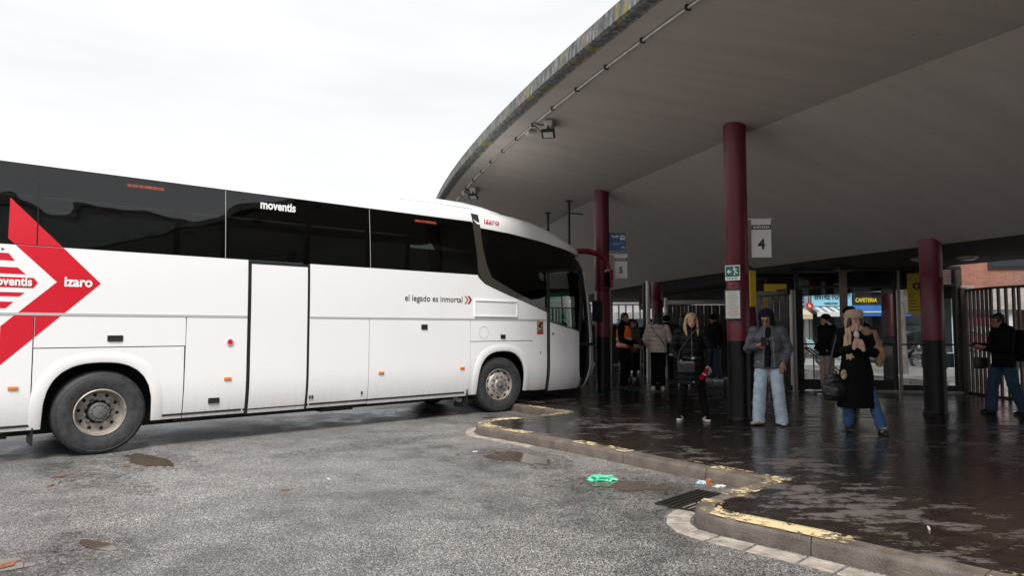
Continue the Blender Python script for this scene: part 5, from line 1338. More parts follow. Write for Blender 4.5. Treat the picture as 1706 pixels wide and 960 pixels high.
def person(loc, rz, h, lab, pose={}, skin=SKIN, vox=.010, jacket=None, coat_z=.80, puff=.0, quilt_p=None, flare=0, trousers=None, leg=(.085, .07, .06), hem=.06, shoe=None, sole=None, hair='short', hair_m=None, hands=(1, 1), hdirs=((0, -.1, -1), (0, -.1, -1)), curl=(.5, .5), collar=.06, open_front=None, face=True, extra=None, grp='people waiting under the canopy', shw=0.0, sleeve=.055):
    P = dict(POSE); P.update(pose)
    V = {k: Vector(v) for k, v in P.items() if isinstance(v, tuple)}
    t = thing('person', lab, 'person', (loc[0], loc[1], .13), radians(rz), grp); t.scale = (h / 1.72,) * 3
    HM = Matrix.Rotation(radians(P['yaw']), 3, 'Z') @ Matrix.Rotation(radians(P['pitch']), 3, 'X'); hc = V['head']
    def H(x, y, z): return hc + HM @ Vector((x, y, z))
    b = MB()                                          # the body: one continuous surface
    ball(b, H(0, .012, .025), (.074, .092, .092), HM); ball(b, H(0, -.018, -.045), (.056, .066, .072), HM); ball(b, H(0, -.055, -.088), (.026, .024, .022), HM)
    limb(b, [H(0, -.086, .012), H(0, -.106, -.022)], [.009, .0145], 8); ball(b, H(0, -.094, -.052), (.022, .009, .006), HM); ball(b, H(0, -.092, -.064), (.019, .010, .007), HM)
    for sx in (-1, 1): ball(b, H(sx * .074, .01, -.012), (.010, .020, .030), HM); ball(b, H(sx * .030, -.070, -.018), (.020, .016, .016), HM)
    ball(b, H(0, -.078, .030), (.050, .014, .010), HM)
    neck = (V['shL'] + V['shR']) / 2 + Vector((0, .0, .04))
    limb(b, [neck - Vector((0, 0, .04)), (neck + hc) / 2 + Vector((0, .01, -.02)), H(0, .02, -.05)], [.062, .052, .050])
    pel = (V['hipL'] + V['hipR']) / 2
    ring_loft(b, [(pel - Vector((0, 0, .04)), .14, .09), (pel + Vector((0, 0, .12)), .125, .085), (pel.lerp(neck, .55), .145, .095), (neck - Vector((0, 0, .08)), .165, .085), (neck - Vector((0, 0, .0)), .08, .06)])
    for s_ in 'LR':
        limb(b, [V['sh' + s_], V['el' + s_], V['wr' + s_]], [.045, .034, .024]); limb(b, [V['hip' + s_], V['knee' + s_], V['ank' + s_]], [.075, .048, .034]); a = V['ank' + s_]
        limb(b, [a + Vector((0, .02, -.04)), a + Vector((0, -.10, -.055))], [.034, .026])
    for s_, sd, on, dr_, cu in (('L', -1, hands[0], hdirs[0], curl[0]), ('R', 1, hands[1], hdirs[1], curl[1])):
        if on: hand(b, V['wr' + s_], dr_, sd, cu)
    blob('body', b, min(vox, .0065) if vox < .012 else .011, skin, t, 1)
    if face:
        for sx in (-1, 1):
            e = MB(); ball(e, H(sx * .030, -.083, -.006), (.013, .006, .0055), HM, 8); e.build('eye', M['eye'], t, smooth=True)
            e = MB(); limb(e, [H(sx * .014, -.094, .018), H(sx * .032, -.093, .024), H(sx * .048, -.082, .017)], [.004, .0045, .003], 6); e.build('eyebrow', hair_m or M['hair_dark'], t, smooth=True)
        e = MB(); limb(e, [H(-.022, -.098, -.058), H(0, -.104, -.057), H(.022, -.098, -.058)], [.004, .0055, .004], 6); e.build('lips', M['lips'], t, smooth=True)
    # hair or headgear
    hm = hair_m or M['hair_dark']; b = MB()
    if hair in ('short', 'long', 'cap', 'crop', 'furhat'):
        z_ = .012 if hair != 'crop' else .006
        ball(b, H(0, .022, .042), (.078 + z_, .094 + z_, .088 + z_), HM); ball(b, H(0, .055, -.005), (.072, .062, .07), HM)
        cutter = lambda c: (HM.transposed() @ (c - hc))
        if hair in ('long', 'furhat'):
            for sx in (-1, 1):
                limb(b, [H(sx * .045, .0, .105), H(sx * .088, -.012, .03), H(sx * .096, -.015, -.07), H(sx * .098, -.045, -.16), H(sx * .086, -.075, -.24)], [(.028, .03), (.018, .034), (.020, .034), (.026, .024), (.014, .012)], 10)
                limb(b, [H(sx * .07, .02, .06), H(sx * .095, .03, -.06), H(sx * .10, .03, -.16), H(sx * .08, .03, -.24)], [(.03, .05), (.028, .05), (.03, .04), (.018, .02)], 10)
            limb(b, [H(0, .08, .06), H(0, .11, -.08), H(0, .11, -.22)], [(.07, .03), (.085, .035), (.06, .025)], 12)
        o = blob('hair', b, .009, hm, t, 2, lambda c, n_: .004 * noise.noise(Vector((c.x * 70, c.y * 70, c.z * 12))))
        # clear the forehead and face
        bm = bmesh.new(); bm.from_mesh(o.data); kill = []
        for v in bm.verts:
            l = cutter(v.co)
            if l.y < -.040 and l.z < .060 - .35 * max(0, abs(l.x) - .02) and abs(l.x) < .074 and l.z > -.11: kill.append(v)
        bmesh.ops.delete(bm, geom=kill, context='VERTS'); bm.to_mesh(o.data); bm.free()
    if hair == 'back_long':
        ball(b, H(0, .02, .035), (.10, .112, .11), HM); limb(b, [H(0, .05, .0), H(0, .08, -.12), H(0, .09, -.22)], [(.105, .07), (.12, .06), (.10, .04)], 14)
        blob('hair', b, .009, hm, t, 2, lambda c, n_: .006 * noise.noise(Vector((c.x * 60, c.y * 60, c.z * 9))))
    if hair == 'cap':
        b = MB(); ball(b, H(0, .018, .062), (.096, .108, .082), HM); limb(b, [H(0, -.07, .07), H(0, -.135, .058)], [(.07, .012), (.055, .010)], 14); blob('cap', b, .008, M['cap_black'], t, 2)
    if hair == 'beanie':
        b = MB(); ball(b, H(0, .015, .058), (.100, .112, .100), HM); ring_loft(b, [(H(0, .0, .035), .098, .110), (H(0, 0, .072), .100, .112)]); blob('beanie', b, .008, M['cap_black'], t, 2, lambda c, n_: .002 * sin(c.x * 400))
    if hair == 'hood':
        b = MB(); ball(b, H(0, .03, .035), (.118, .125, .118), HM); limb(b, [H(0, .06, -.04), H(0, .05, -.13)], [(.11, .10), (.13, .10)], 16)
        o = blob('hood', b, .009, hm, t, 2, folds(.008, 1.5))
        bm = bmesh.new(); bm.from_mesh(o.data); bmesh.ops.delete(bm, geom=[v for v in bm.verts if (lambda l: l.y < -.028 and abs(l.x) < .078 and -.14 < l.z < .085)(HM.transposed() @ (v.co - hc))], context='VERTS'); bm.to_mesh(o.data); bm.free()
        sm = o.modifiers.new('thickness', 'SOLIDIFY'); sm.thickness = .014; sm.offset = -1
        b = MB(); ball(b, H(0, -.035, .075), (.072, .045, .030), HM); blob('fringe', b, .008, M['hair_dark'], t, 1, lambda c, n_: .004 * noise.noise(c * 60))
    if hair == 'furhat':
        b = MB(); ring_loft(b, [(H(0, .010, .045), .108, .120), (H(0, .010, .060), .122, .130), (H(0, .015, .12), .124, .132), (H(0, .018, .150), .108, .118), (H(0, .02, .168), .07, .085)], 24)
        for sx in (-1, 1): limb(b, [H(sx * .100, .035, .05), H(sx * .112, .04, -.03), H(sx * .108, .035, -.085)], [(.028, .045), (.03, .045), (.02, .03)], 12)
        rnd = random.Random(1)
        blob('fur_hat', b, .008, M['fur'], t, 1, lambda c, n_: .011 * noise.noise(c * 55) + .008 * noise.noise(c * 120))
    # trousers
    b = MB(); l0, l1, l2 = leg
    ring_loft(b, [(pel + Vector((0, 0, .16)), .145 + (l0 - .085), .10), (pel + Vector((0, 0, .02)), .165 + (l0 - .085), .115), (pel - Vector((0, 0, .09)), .15 + (l0 - .085), .10)])
    for s_ in 'LR':
        a = V['ank' + s_]; k = V['knee' + s_]; hp = V['hip' + s_]
        foot = a + Vector((0, .005, hem - .09)) if hem else a
        ring_loft(b, [(hp + Vector((0, 0, .02)), l0, l0 + .012), (hp.lerp(k, .5), (l0 + l1) / 2, (l0 + l1) / 2 + .008), (k, l1, l1 + .004), (k.lerp(a, .55), (l1 + l2) / 2, (l1 + l2) / 2 + .006), (a, l2, l2 + .012), (foot, l2 * 1.04, l2 + .016)], 16)
    blob('trousers', b, vox, trousers, t, 3, folds(.010 if leg[2] > .07 else .006, 1, h * 10))
    # shoes
    for s_ in 'LR':
        a = V['ank' + s_]; yaw = radians(P['foot' + s_]); R_ = Matrix.Rotation(yaw, 3, 'Z'); g0 = Vector((a.x, a.y, a.z - .09))
        b = MB()
        for c_, r in (((0, .035, .045), (.036, .045, .045)), ((0, -.03, .045), (.038, .06, .042)), ((0, -.11, .032), (.043, .062, .030)), ((0, -.145, .028), (.038, .04, .025)), ((0, .02, .08), (.036, .042, .04))): ball(b, g0 + R_ @ Vector(c_), r, R_, 10)
        o = blob('shoe', b, .008, shoe or M['black'], t, 2); zz = g0.z + .016
        for v in o.data.vertices: v.co.z = max(v.co.z, zz)
        out = [(.0, .078), (.030, .066), (.036, .02), (.034, -.04), (.045, -.10), (.040, -.155), (.015, -.185), (-.015, -.185), (-.040, -.155), (-.045, -.10), (-.034, -.04), (-.036, .02), (-.030, .066)]
        pts_ = [R_ @ Vector((x, y, 0)) for x, y in out]; MB().prism([(g0.x + p_.x, g0.y + p_.y) for p_ in pts_], g0.z, g0.z + .030).build('sole', sole or M['black'], o, bevel=.006)
    # jacket
    if jacket:
        b = MB(); pf = puff; nb = neck
        hz = coat_z; mid = pel.lerp(neck, .5)
        secs = [(Vector((pel.x, pel.y, hz)), .165 + pf + flare, .125 + pf * .8 + flare * .8)]
        if hz < .85: secs.append((Vector((pel.x, pel.y, max(hz + .06, .88))), .165 + pf + flare * .4, .125 + pf * .8))
        secs += [(Vector((mid.x, mid.y, 1.08)), .150 + pf, .115 + pf * .8), (Vector((mid.lerp(neck, .5).x, mid.lerp(neck, .5).y, 1.28)), .175 + pf, .125 + pf * .8), (nb - Vector((0, 0, .09)), .185 + pf * .8 + shw, .115 + pf * .6), (nb - Vector((0, 0, .02)), .12, .09), (nb + Vector((0, -.01, .03 + collar * .5)), .082, .080), (nb + Vector((0, -.015, collar + .03)), .080, .078)]
        ring_loft(b, secs, 24)
        for s_ in 'LR':
            sh, el, wr = V['sh' + s_], V['el' + s_], V['wr' + s_]
            limb(b, [sh, sh.lerp(el, .5), el, el.lerp(wr, .55)], [sleeve + .014 + pf * .55, sleeve + .008 + pf * .6, sleeve + pf * .6, sleeve - .004 + pf * .5]); ring_loft(b, [(el.lerp(wr, .5), sleeve - .004 + pf * .5, sleeve - .004 + pf * .5), (el.lerp(wr, .97), sleeve - .012 + pf * .25, sleeve - .012 + pf * .25)], 14)
        blob('jacket', b, vox, jacket, t, 3, quilt(.016, quilt_p, h * 7) if quilt_p else folds(.009, 1, h * 7))
        if open_front:
            b = MB(); ring_loft(b, [(Vector((pel.x - .01, pel.y - .055 - pf * .5, hz + .02)), .075, .110), (Vector((pel.x, pel.y - .050 - pf * .5, 1.1)), .062, .108), (nb - Vector((0, .048 + pf * .4, .10)), .058, .10), (nb - Vector((0, .04, .0)), .058, .075)], 16); blob('jumper', b, .01, open_front, t, 2, folds(.006))
    if extra: extra(t, V, H, HM, neck, pel)
    return t
M['eye'] = mat('eye_dark', (.03, .02, .018), .2); M['hair_dark'] = mat('dark_hair', (.012, .009, .008), .5, var=.4, vscale=40); M['hair_blonde'] = mat('blonde_hair', (.40, .265, .15), .5, var=.4, vscale=30)
M['hair_brown'] = mat('brown_hair', (.05, .025, .015), .5, var=.3, vscale=40); M['lips'] = mat('lips', (.30, .07, .07), .45); M['cap_black'] = fabric('black_cap_cloth', (.004, .004, .0045)); M['fur'] = mat('beige_fur', (.46, .33, .235), .95, var=.35, vscale=50, bump=.8, bscale=140, sheen=.4)
M['puffer_black'] = mat('black_puffer', (.0035, .004, .006), .6, spec=.2, var=.3, vscale=12, bump=.3, bscale=40); M['puffer_grey'] = mat('grey_puffer', (.085, .09, .108), .6, var=.15, vscale=10, bump=.3, bscale=50); M['puffer_cream'] = mat('cream_puffer', (.52, .43, .38), .6, var=.12, vscale=10, bump=.3, bscale=50)
M['navy_knit'] = fabric('navy_jumper', (.008, .010, .020)); M['black_cloth'] = fabric('black_cloth', (.004, .004, .0045)); M['black_wool'] = fabric('black_wool', (.003, .003, .0035)); M['jeans_light'] = fabric('light_jeans', (.47, .57, .66), var=.22, bscale=90); M['jeans_blue'] = fabric('blue_jeans', (.05, .11, .23)); M['jeans_dark'] = fabric('dark_jeans', (.035, .055, .10))
M['beige_cloth'] = fabric('mauve_beige_trousers', (.33, .245, .22)); M['scarf'] = fabric('beige_scarf', (.50, .36, .24), bscale=35, bump=.7); M['shawl'] = fabric('camel_shawl', (.30, .19, .115)); M['trainer_white'] = mat('white_trainer', (.55, .53, .50), .5, var=.35, vscale=18); M['sole_white'] = mat('white_sole', (.75, .75, .74), .5)
M['hivis'] = mat('orange_high_visibility', (1.0, .17, .02), .6, var=.12); M['reflect'] = mat('silver_reflective_band', (.62, .62, .62), .35); M['leather'] = mat('black_leather', (.010, .010, .012), .32, bump=.3, bscale=60); M['bib'] = mat('blue_bib', (.01, .10, .27), .6); M['umbrella_red'] = fabric('dark_red_cloth', (.23, .008, .025)); M['vest_beige'] = fabric('taupe_cloth', (.12, .095, .08))

def world_of(t, p): return Matrix.Translation(t.location) @ Matrix.Rotation(t.rotation_euler.z, 4, 'Z') @ (Vector(p) * t.scale.x)
def held(name, lab, cat, t, p, rz_add=0, grp=None):
    q = world_of(t, p); return thing(name, lab, cat, q, t.rotation_euler.z + radians(rz_add), grp)

# woman in the long black puffer coat
def x1(t, V, H, HM, neck, pel):
    e = MB(); e.tube([(-.15, -.135, 1.0), (0, -.155, 1.0), (.15, -.135, 1.0)], .012, 8); e.build('belt', M['leather'], t, smooth=True)
    MB().box((.015, -.172, 1.0), (.05, .012, .035)).build('belt_buckle', M['galv'], t, bevel=.004)
    e = MB(); e.tube([(0, -.152, .64), (0, -.160, .9), (0, -.168, 1.2), (0, -.13, 1.44)], .0018, 6); e.build('zip', M['galv'], t)
    for z in (.62, .78): MB().lathe([(0, -.01), (.011, -.008), (.012, 0)], (.02, -.175, z), n=12).build('snap_button', M['galv'], t)
    e = MB(); ball(e, (0, .06, 1.45), (.14, .08, .06)); blob('lowered_hood', e, .010, M['puffer_black'], t, 2, folds(.01))
p1 = person((2.87, 10.95), -13, 1.68, 'blonde woman in a long black puffer coat holding a red umbrella, facing the camera', dict(ankL=(-.185, .0, .09), kneeL=(-.14, -.03, .50), ankR=(.20, -.03, .09), kneeR=(.15, -.04, .50), wrL=(-.17, -.12, .95), elL=(-.29, .04, 1.12), elR=(.29, .02, 1.12), wrR=(.25, -.09, .86), footL=-12, footR=14, yaw=8),
    jacket=M['puffer_black'], coat_z=.58, puff=.028, quilt_p=.105, flare=.03, trousers=M['black_cloth'], leg=(.085, .065, .055), shoe=M['black_cloth'], sole=M['sole_white'], hair='long', hair_m=M['hair_blonde'], hands=(0, 1), hdirs=((0, -.2, -1), (-.12, -.25, -1)), curl=(.5, 1.1), extra=x1, vox=.009)
u = held('folded_umbrella', 'folded dark red umbrella in the hand of the blonde woman', 'umbrella', p1, (.20, -.14, .76)); u.rotation_euler[1] = radians(32)
MB().lathe([(.012, .10), (.022, .07), (.04, .0), (.045, -.08), (.038, -.12), (.0, -.125)], axis='Z', n=20).build('umbrella_cloth', M['umbrella_red'], u, smooth=True); MB().box((0, -.042, -.02), (.06, .004, .014)).build('umbrella_tag', M['sign_white'], u)
bg_ = held('shoulder_bag', 'black shoulder bag worn at the waist of the blonde woman', 'bag', p1, (-.09, -.235, .86))
e = MB(); e.box((0, 0, 0), (.27, .09, .19)); e.build('bag_body', M['leather'], bg_, bevel=.03, smooth=True, seg=3); MB().box((0, -.048, .05), (.25, .01, .09)).build('bag_flap', M['leather'], bg_, bevel=.004); MB().box((0, -.056, .075), (.22, .006, .008)).build('bag_zip', M['galv'], bg_)
MB().tube([(-.13, .03, .07), (-.10, .05, .25), (.02, .05, .42), (.17, .08, .60), (.20, .12, .62)], .010, 8).build('bag_strap', M['leather'], bg_, smooth=True)
# man with the phone
def x2(t, V, H, HM, neck, pel):
    e = MB(); e.tube([(-.075, -.185, .86), (-.07, -.195, 1.1), (-.06, -.175, 1.32), (-.03, -.13, 1.46)], .002, 6); e.tube([(.085, -.188, .86), (.075, -.192, 1.1), (.065, -.175, 1.32)], .002, 6); e.build('zip', M['galv'], t)
    e = MB(); e.tube([H(-.052, -.098, -.004), H(-.01, -.108, -.004), H(.01, -.108, -.004), H(.052, -.098, -.004)], .0035, 6); e.build('glasses', M['black'], t)
p2 = person((3.86, 10.33), -20, 1.73, 'man in grey puffer jacket and pale jeans looking down at his phone', dict(head=(-.02, -.075, 1.575), pitch=22, yaw=-12, elL=(-.27, -.03, 1.13), wrL=(-.14, -.26, 1.185), elR=(.275, .03, 1.13), wrR=(.20, -.11, .92), ankL=(-.15, -.02, .09), kneeL=(-.13, -.05, .50), ankR=(.17, .0, .09), kneeR=(.13, -.04, .50), footL=-35, footR=10, shL=(-.175, 0, 1.40), shR=(.175, 0, 1.40)),
    skin=SKIN2, jacket=M['puffer_grey'], coat_z=.84, puff=.040, quilt_p=.135, trousers=M['jeans_light'], leg=(.098, .092, .090), hem=.035, shoe=M['trainer_white'], sole=M['black'], hair='hood', hair_m=M['navy_knit'], hands=(1, 1), hdirs=((.75, -.35, .25), (-.25, -.1, -1)), curl=(1.0, .6), open_front=M['navy_knit'], extra=x2, collar=.05, vox=.009, shw=.0)
ph = held('mobile_phone', 'mobile phone held by the man in the grey puffer jacket', 'phone', p2, (-.06, -.345, 1.245), 0); ph.rotation_euler[0] = radians(-35)
MB().box((0, 0, 0), (.075, .009, .150)).build('phone_body', M['black'], ph, bevel=.003); MB().box((0, .0055, 0), (.066, .001, .138)).build('phone_screen', M['win'], ph)
# woman with the fur hat
def x3(t, V, H, HM, neck, pel):
    e = MB(); ring_loft(e, [(neck + Vector((0, -.02, .0)), .125, .115), (neck + Vector((0, -.02, .04)), .120, .115), (neck + Vector((0, -.01, .065)), .095, .095)], 20)
    limb(e, [neck + Vector((-.09, -.09, .03)), neck + Vector((-.12, -.15, -.10)), neck + Vector((-.12, -.17, -.28)), neck + Vector((-.10, -.165, -.40))], [(.05, .035), (.055, .03), (.06, .025), (.055, .02)], 12)
    blob('scarf', e, .009, M['scarf'], t, 2, lambda c, n_: .008 * sin(c.x * 130 + 3 * noise.noise(c * 8)))
    e = MB(); sh, el, wr = V['shR'], V['elR'], V['wrR']
    limb(e, [sh + Vector((-.05, -.04, .03)), sh + Vector((.03, 0, 0)), sh.lerp(el, .6) + Vector((.03, 0, 0)), el + Vector((.05, .0, -.03)), el + Vector((.03, -.03, -.16))], [.075, .082, .084, .078, .045], 16)
    blob('shawl', e, .010, M['shawl'], t, 3, folds(.016, 1.2))
    for s_ in 'LR':
        e = MB(); a = V['ank' + s_]; ring_loft(e, [(a + Vector((0, .01, .03)), .062, .066), (a + Vector((0, .01, -.01)), .064, .068)], 14); e.build('turned_up_hem', M['sole_white'], t, smooth=True)
    e = MB(); ball(e, neck + Vector((0, -.115, -.07)), (.04, .02, .08)); e.build('shirt_front', M['sign_white'], t, smooth=True)
    e = MB(); e.tube([H(-.05, -.096, -.004), H(0, -.108, -.002), H(.05, -.096, -.004)], .003, 6); e.build('glasses', M['black'], t)
p3 = person((4.82, 9.62), -16, 1.66, 'woman in a beige fur hat and scarf with a long black coat, walking', dict(yaw=16, elL=(-.27, -.02, 1.14), wrL=(-.06, -.24, 1.22), elR=(.27, -.02, 1.14), wrR=(.06, -.24, 1.20), ankL=(-.10, .12, .10), kneeL=(-.10, -.03, .52), ankR=(.29, -.12, .09), kneeR=(.19, -.05, .50), hipR=(.09, -.02, .93), footR=10),
    jacket=M['black_wool'], coat_z=.36, puff=.030, flare=.075, trousers=M['jeans_blue'], leg=(.085, .078, .072), hem=.11, shoe=M['leather'], sole=M['black'], hair='furhat', hair_m=M['hair_brown'], hands=(1, 1), hdirs=((.3, -.1, .9), (-.3, -.1, .9)), curl=(.8, .8), extra=x3, vox=.009, sleeve=.062)
b3 = held('tote_bag', 'big black bag hanging at the side of the woman in the fur hat', 'bag', p3, (-.30, -.10, .66), 15)
e = MB(); ring_loft(e, [((0, 0, -.20), .15, .075), ((0, 0, -.05), .185, .10), ((0, 0, .10), .15, .085), ((0, 0, .17), .10, .05)], 20); blob('bag_body', e, .011, M['leather'], b3, 3, folds(.016, 1.2))
MB().tube([(-.09, 0, .15), (-.05, .0, .36), (.02, .02, .60), (.08, .05, .76)], .014, 8).build('bag_strap', M['leather'], b3, smooth=True); e = MB(); ball(e, (.08, -.10, .17), (.045, .02, .07)); blob('bag_tassel', e, .008, M['scarf'], b3, 1, folds(.012, 3))
# man in beige trousers
def x4(t, V, H, HM, neck, pel): e = MB(); ring_loft(e, [(neck + Vector((0, .0, .02)), .095, .085), (neck + Vector((0, .03, .07)), .10, .10)], 16); e.build('light_collar', M['sign_white'], t, smooth=True)
p4_ = person((6.90, 15.0), -80, 1.75, 'man in a black cap, black jacket and mauve-beige trousers, seen from the side', dict(footL=-6, footR=6, wrL=(-.2, -.14, .95), wrR=(.2, -.14, .95)), jacket=M['black_cloth'], coat_z=.84, puff=.04, trousers=M['beige_cloth'], leg=(.095, .085, .078), hem=.05, shoe=M['black_cloth'], sole=M['sole_white'], hair='cap', hands=(0, 0), extra=x4)
# person behind the fur hat, with backpack
p5_ = person((6.82, 13.75), -105, 1.86, 'person in a black beanie mostly hidden behind the woman in the fur hat', dict(footL=-6, footR=6), jacket=M['black_cloth'], coat_z=.80, puff=.045, trousers=M['black_cloth'], hair='beanie', hands=(0, 0), vox=.012)
def backpack(t, lab, p, m='black_cloth', rz=0, s=1.0):
    k = held('backpack', lab, 'backpack', t, p, rz); e = MB(); ring_loft(e, [((0, 0, -.24), .14, .085), ((0, 0, -.1), .165, .11), ((0, 0, .10), .155, .10), ((0, 0, .22), .11, .07)], 20); o = blob('bag_body', e, .012, M[m], k, 3, folds(.010))
    e = MB(); ring_loft(e, [((0, .08, -.19), .11, .04), ((0, .10, -.08), .12, .05), ((0, .08, .02), .11, .03)], 16); blob('front_pocket', e, .012, M[m], k, 2)
    for sx in (-1, 1): MB().tube([(sx * .09, -.08, .18), (sx * .12, -.16, .26), (sx * .13, -.28, .18), (sx * .13, -.26, -.05), (sx * .12, -.09, -.18)], .014, 8).build('shoulder_strap', M['leather'], k, smooth=True)
    k.scale = (s,) * 3; return k
backpack(p5_, 'dark backpack on the person in the black beanie', (0, .24, 1.22))
# backpacked person at the right edge
def x6(t, V, H, HM, neck, pel):
    e = MB(); e.tube([H(-.078, .0, .0), H(-.052, -.096, -.004), H(0, -.108, -.002), H(.052, -.096, -.004), H(.078, 0, 0)], .0035, 6); e.build('glasses', M['black'], t)
p6_ = person((8.33, 11.62), -98, 1.70, 'person with glasses, backpack and blue jeans by the bar fence, looking at a phone', dict(head=(0, -.07, 1.585), pitch=8, wrL=(-.12, -.36, 1.16), elL=(-.26, -.08, 1.12), wrR=(.12, -.34, 1.14), elR=(.26, -.06, 1.12), ankL=(-.12, -.16, .09), kneeL=(-.11, -.13, .50), ankR=(.12, .24, .09), kneeR=(.11, .08, .50)), skin=SKIN2, jacket=M['black_cloth'], coat_z=.80, puff=.045, trousers=M['jeans_dark'], leg=(.10, .09, .085), hem=.04, shoe=M['black_cloth'], hair='short', hands=(1, 1), hdirs=((.2, -1, .1), (-.2, -1, .1)), curl=(.9, .9), extra=x6, vox=.011)
backpack(p6_, 'big black backpack on the person with glasses at the right edge', (0, .25, 1.18), s=1.15)
k = held('mobile_phone', 'dark phone held by the backpacked person at the right edge', 'phone', p6_, (-.02, -.47, 1.19)); k.rotation_euler[0] = radians(-60); MB().box((0, 0, 0), (.075, .010, .15)).build('phone_body', M['black'], k, bevel=.003); MB().box((0, .006, 0), (.066, .001, .138)).build('phone_screen', M['win'], k)
k = held('shoulder_bag', 'small black bag hanging in front of the person with glasses', 'bag', p6_, (-.22, -.26, .86)); e = MB(); e.box((0, 0, 0), (.09, .20, .20)); e.build('bag_body', M['leather'], k, bevel=.03, smooth=True); MB().tube([(0, .05, .09), (.06, .12, .35), (.15, .18, .56)], .009, 6).build('bag_strap', M['leather'], k)
# worker in the orange vest
def x7(t, V, H, HM, neck, pel):
    e = MB(); e_secs = [(Vector((0, 0, .93)), .215, .170), (Vector((0, 0, 1.10)), .205, .168), (Vector((0, 0, 1.30)), .222, .172), (neck - Vector((0, 0, .075)), .165, .150), (neck - Vector((0, 0, .03)), .125, .115)]
    ring_loft(e, e_secs, 24); blob('safety_vest', e, .011, M['hivis'], t, 2, folds(.005))
    for z in (1.00, 1.13): e = MB(); e.lathe([(1, -.022), (1.0, .022)], axis='Z', n=32); [e.v.__setitem__(i, (v[0] * .222, v[1] * .182, v[2] + z)) for i, v in enumerate(e.v)]; e.build('reflective_band', M['reflect'], t, smooth=True)
p7_ = person((2.72, 16.6), 62, 1.82, 'man in an orange high-visibility vest just right of the column at the coach nose', dict(wrL=(-.12, -.26, 1.0), elL=(-.26, -.02, 1.12), wrR=(.16, -.28, .98), elR=(.27, -.02, 1.12), yaw=-25), skin=SKIN2, jacket=M['black_cloth'], coat_z=.62, puff=.03, trousers=M['black_cloth'], hair='crop', hands=(1, 1), hdirs=((.3, -.8, -.3), (-.3, -.8, -.3)), vox=.012, extra=x7)
# woman in the cream puffer seen from behind
def x8(t, V, H, HM, neck, pel):
    e = MB(); ball(e, neck + Vector((0, .07, -.01)), (.15, .075, .065)); blob('lowered_hood', e, .011, M['puffer_cream'], t, 2, folds(.012, 1.5))
    MB().tube([(-.17, .15, .98), (-.05, .20, 1.18), (.10, .185, 1.36), (.15, .08, 1.47)], .008, 6).build('cross_strap', M['leather'], t, smooth=True)
p8_ = person((3.50, 16.45), 172, 1.76, 'dark-haired woman in a cream puffer jacket seen from behind', dict(elL=(-.27, -.03, 1.16), wrL=(-.14, -.24, 1.12), elR=(.28, -.02, 1.15), wrR=(.2, -.16, .98)), jacket=M['puffer_cream'], coat_z=.86, puff=.05, quilt_p=.10, trousers=M['black_cloth'], leg=(.085, .065, .055), shoe=M['trainer_white'], sole=M['sole_white'], hair='back_long', hands=(0, 0), extra=x8, vox=.011)
# standing figure in jeans by the gate, and the group at the back
p9_ = person((5.60, 18.9), -75, 1.82, 'figure in a black jacket and jeans standing in front of the dark gate', dict(ankL=(-.10, -.05, .09), ankR=(.10, .08, .09)), skin=SKIN2, jacket=M['black_cloth'], coat_z=.86, puff=.04, trousers=M['jeans_dark'], leg=(.09, .08, .07), shoe=M['trainer_white'], sole=M['sole_white'], hair='beanie', hands=(0, 0), vox=.013)
person((4.42, 17.6), 165, 1.76, 'person in black with white trainers behind the blonde woman', {}, jacket=M['black_cloth'], coat_z=.78, puff=.045, trousers=M['black_cloth'], shoe=M['trainer_white'], sole=M['sole_white'], hair='back_long', hands=(0, 0), vox=.014, face=False)
person((4.05, 22.6), 5, 1.72, 'woman with long dark hair in a dark coat, just right of the orange vest', {}, jacket=M['black_cloth'], coat_z=.7, puff=.03, trousers=M['black_cloth'], shoe=M['trainer_white'], sole=M['sole_white'], hair='long', hands=(0, 0), vox=.014)
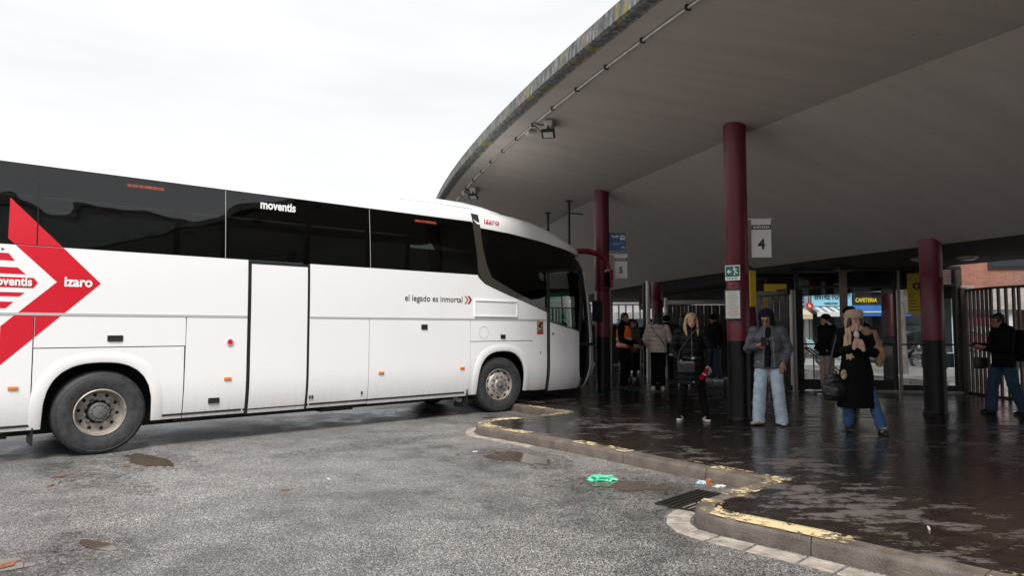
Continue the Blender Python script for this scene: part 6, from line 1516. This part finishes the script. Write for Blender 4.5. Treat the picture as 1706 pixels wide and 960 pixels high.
def x12(t, V, H, HM, neck, pel): e = MB(); ring_loft(e, [(Vector((0, 0, .92)), .20, .155), (Vector((0, 0, 1.12)), .19, .15), (Vector((0, 0, 1.28)), .20, .155)], 20); blob('blue_bib', e, .013, M['bib'], t, 2); text('bib_lettering', 'BUS', .09, M['wtext'], t, (-.09, -.165, 1.07), bold=.02)
person((4.12, 20.6), 25, 1.74, 'person in a black cap and blue bib between the orange vest and the cream puffer', {}, jacket=M['black_cloth'], coat_z=.80, puff=.03, trousers=M['black_cloth'], hair='cap', hands=(0, 0), vox=.013, extra=x12)
person((4.62, 22.4), -10, 1.74, 'dark-haired man whose face shows just left of the cream puffer jacket', {}, jacket=M['black_cloth'], coat_z=.80, puff=.03, trousers=M['black_cloth'], hair='short', hands=(0, 0), vox=.014)
person((4.55, 20.2), -20, 1.80, 'man with close-cropped hair right of the woman in the cream puffer', {}, skin=SKIN2, jacket=M['black_cloth'], coat_z=.80, puff=.04, trousers=M['black_cloth'], hair='crop', hands=(0, 0), vox=.014)
person((4.22, 18.7), 150, 1.78, 'broad person in black between the cream puffer jacket and the blonde woman', {}, jacket=M['black_cloth'], coat_z=.74, puff=.05, trousers=M['black_cloth'], hair='beanie', hands=(0, 0), vox=.014, face=False)
person((3.42, 19.6), 20, 1.70, 'person in a dark hood beside the orange vest, at the back', {}, jacket=M['vest_beige'], coat_z=.76, puff=.04, trousers=M['black_cloth'], hair='hood', hair_m=M['navy_knit'], hands=(0, 0), vox=.014)
t = thing('pale_folder', 'pale flat folder carried by the person in black behind the blonde woman', 'folder', world_of(D.objects['person.009'] if False else p8_, (-.40, -.05, .95)), radians(10)); MB().box((0, 0, 0), (.035, .30, .40)).build('folder_sheet', M['paper'], t, bevel=.004); t.rotation_euler[1] = radians(24)
# blue advert panel behind the group
t = thing('advert_panel', 'blue advertising panel behind the waiting group at the back left', 'panel', (4.75, 24.6, .13), radians(-3)); MB().box((0, 0, 1.25), (1.9, .12, 1.1)).build('panel_face', M['map_blue'], t, bevel=.01)
for x in (-.8, .8): MB().box((x, 0, .35), (.08, .08, .7)).build('panel_leg', M['dsteel'], t)
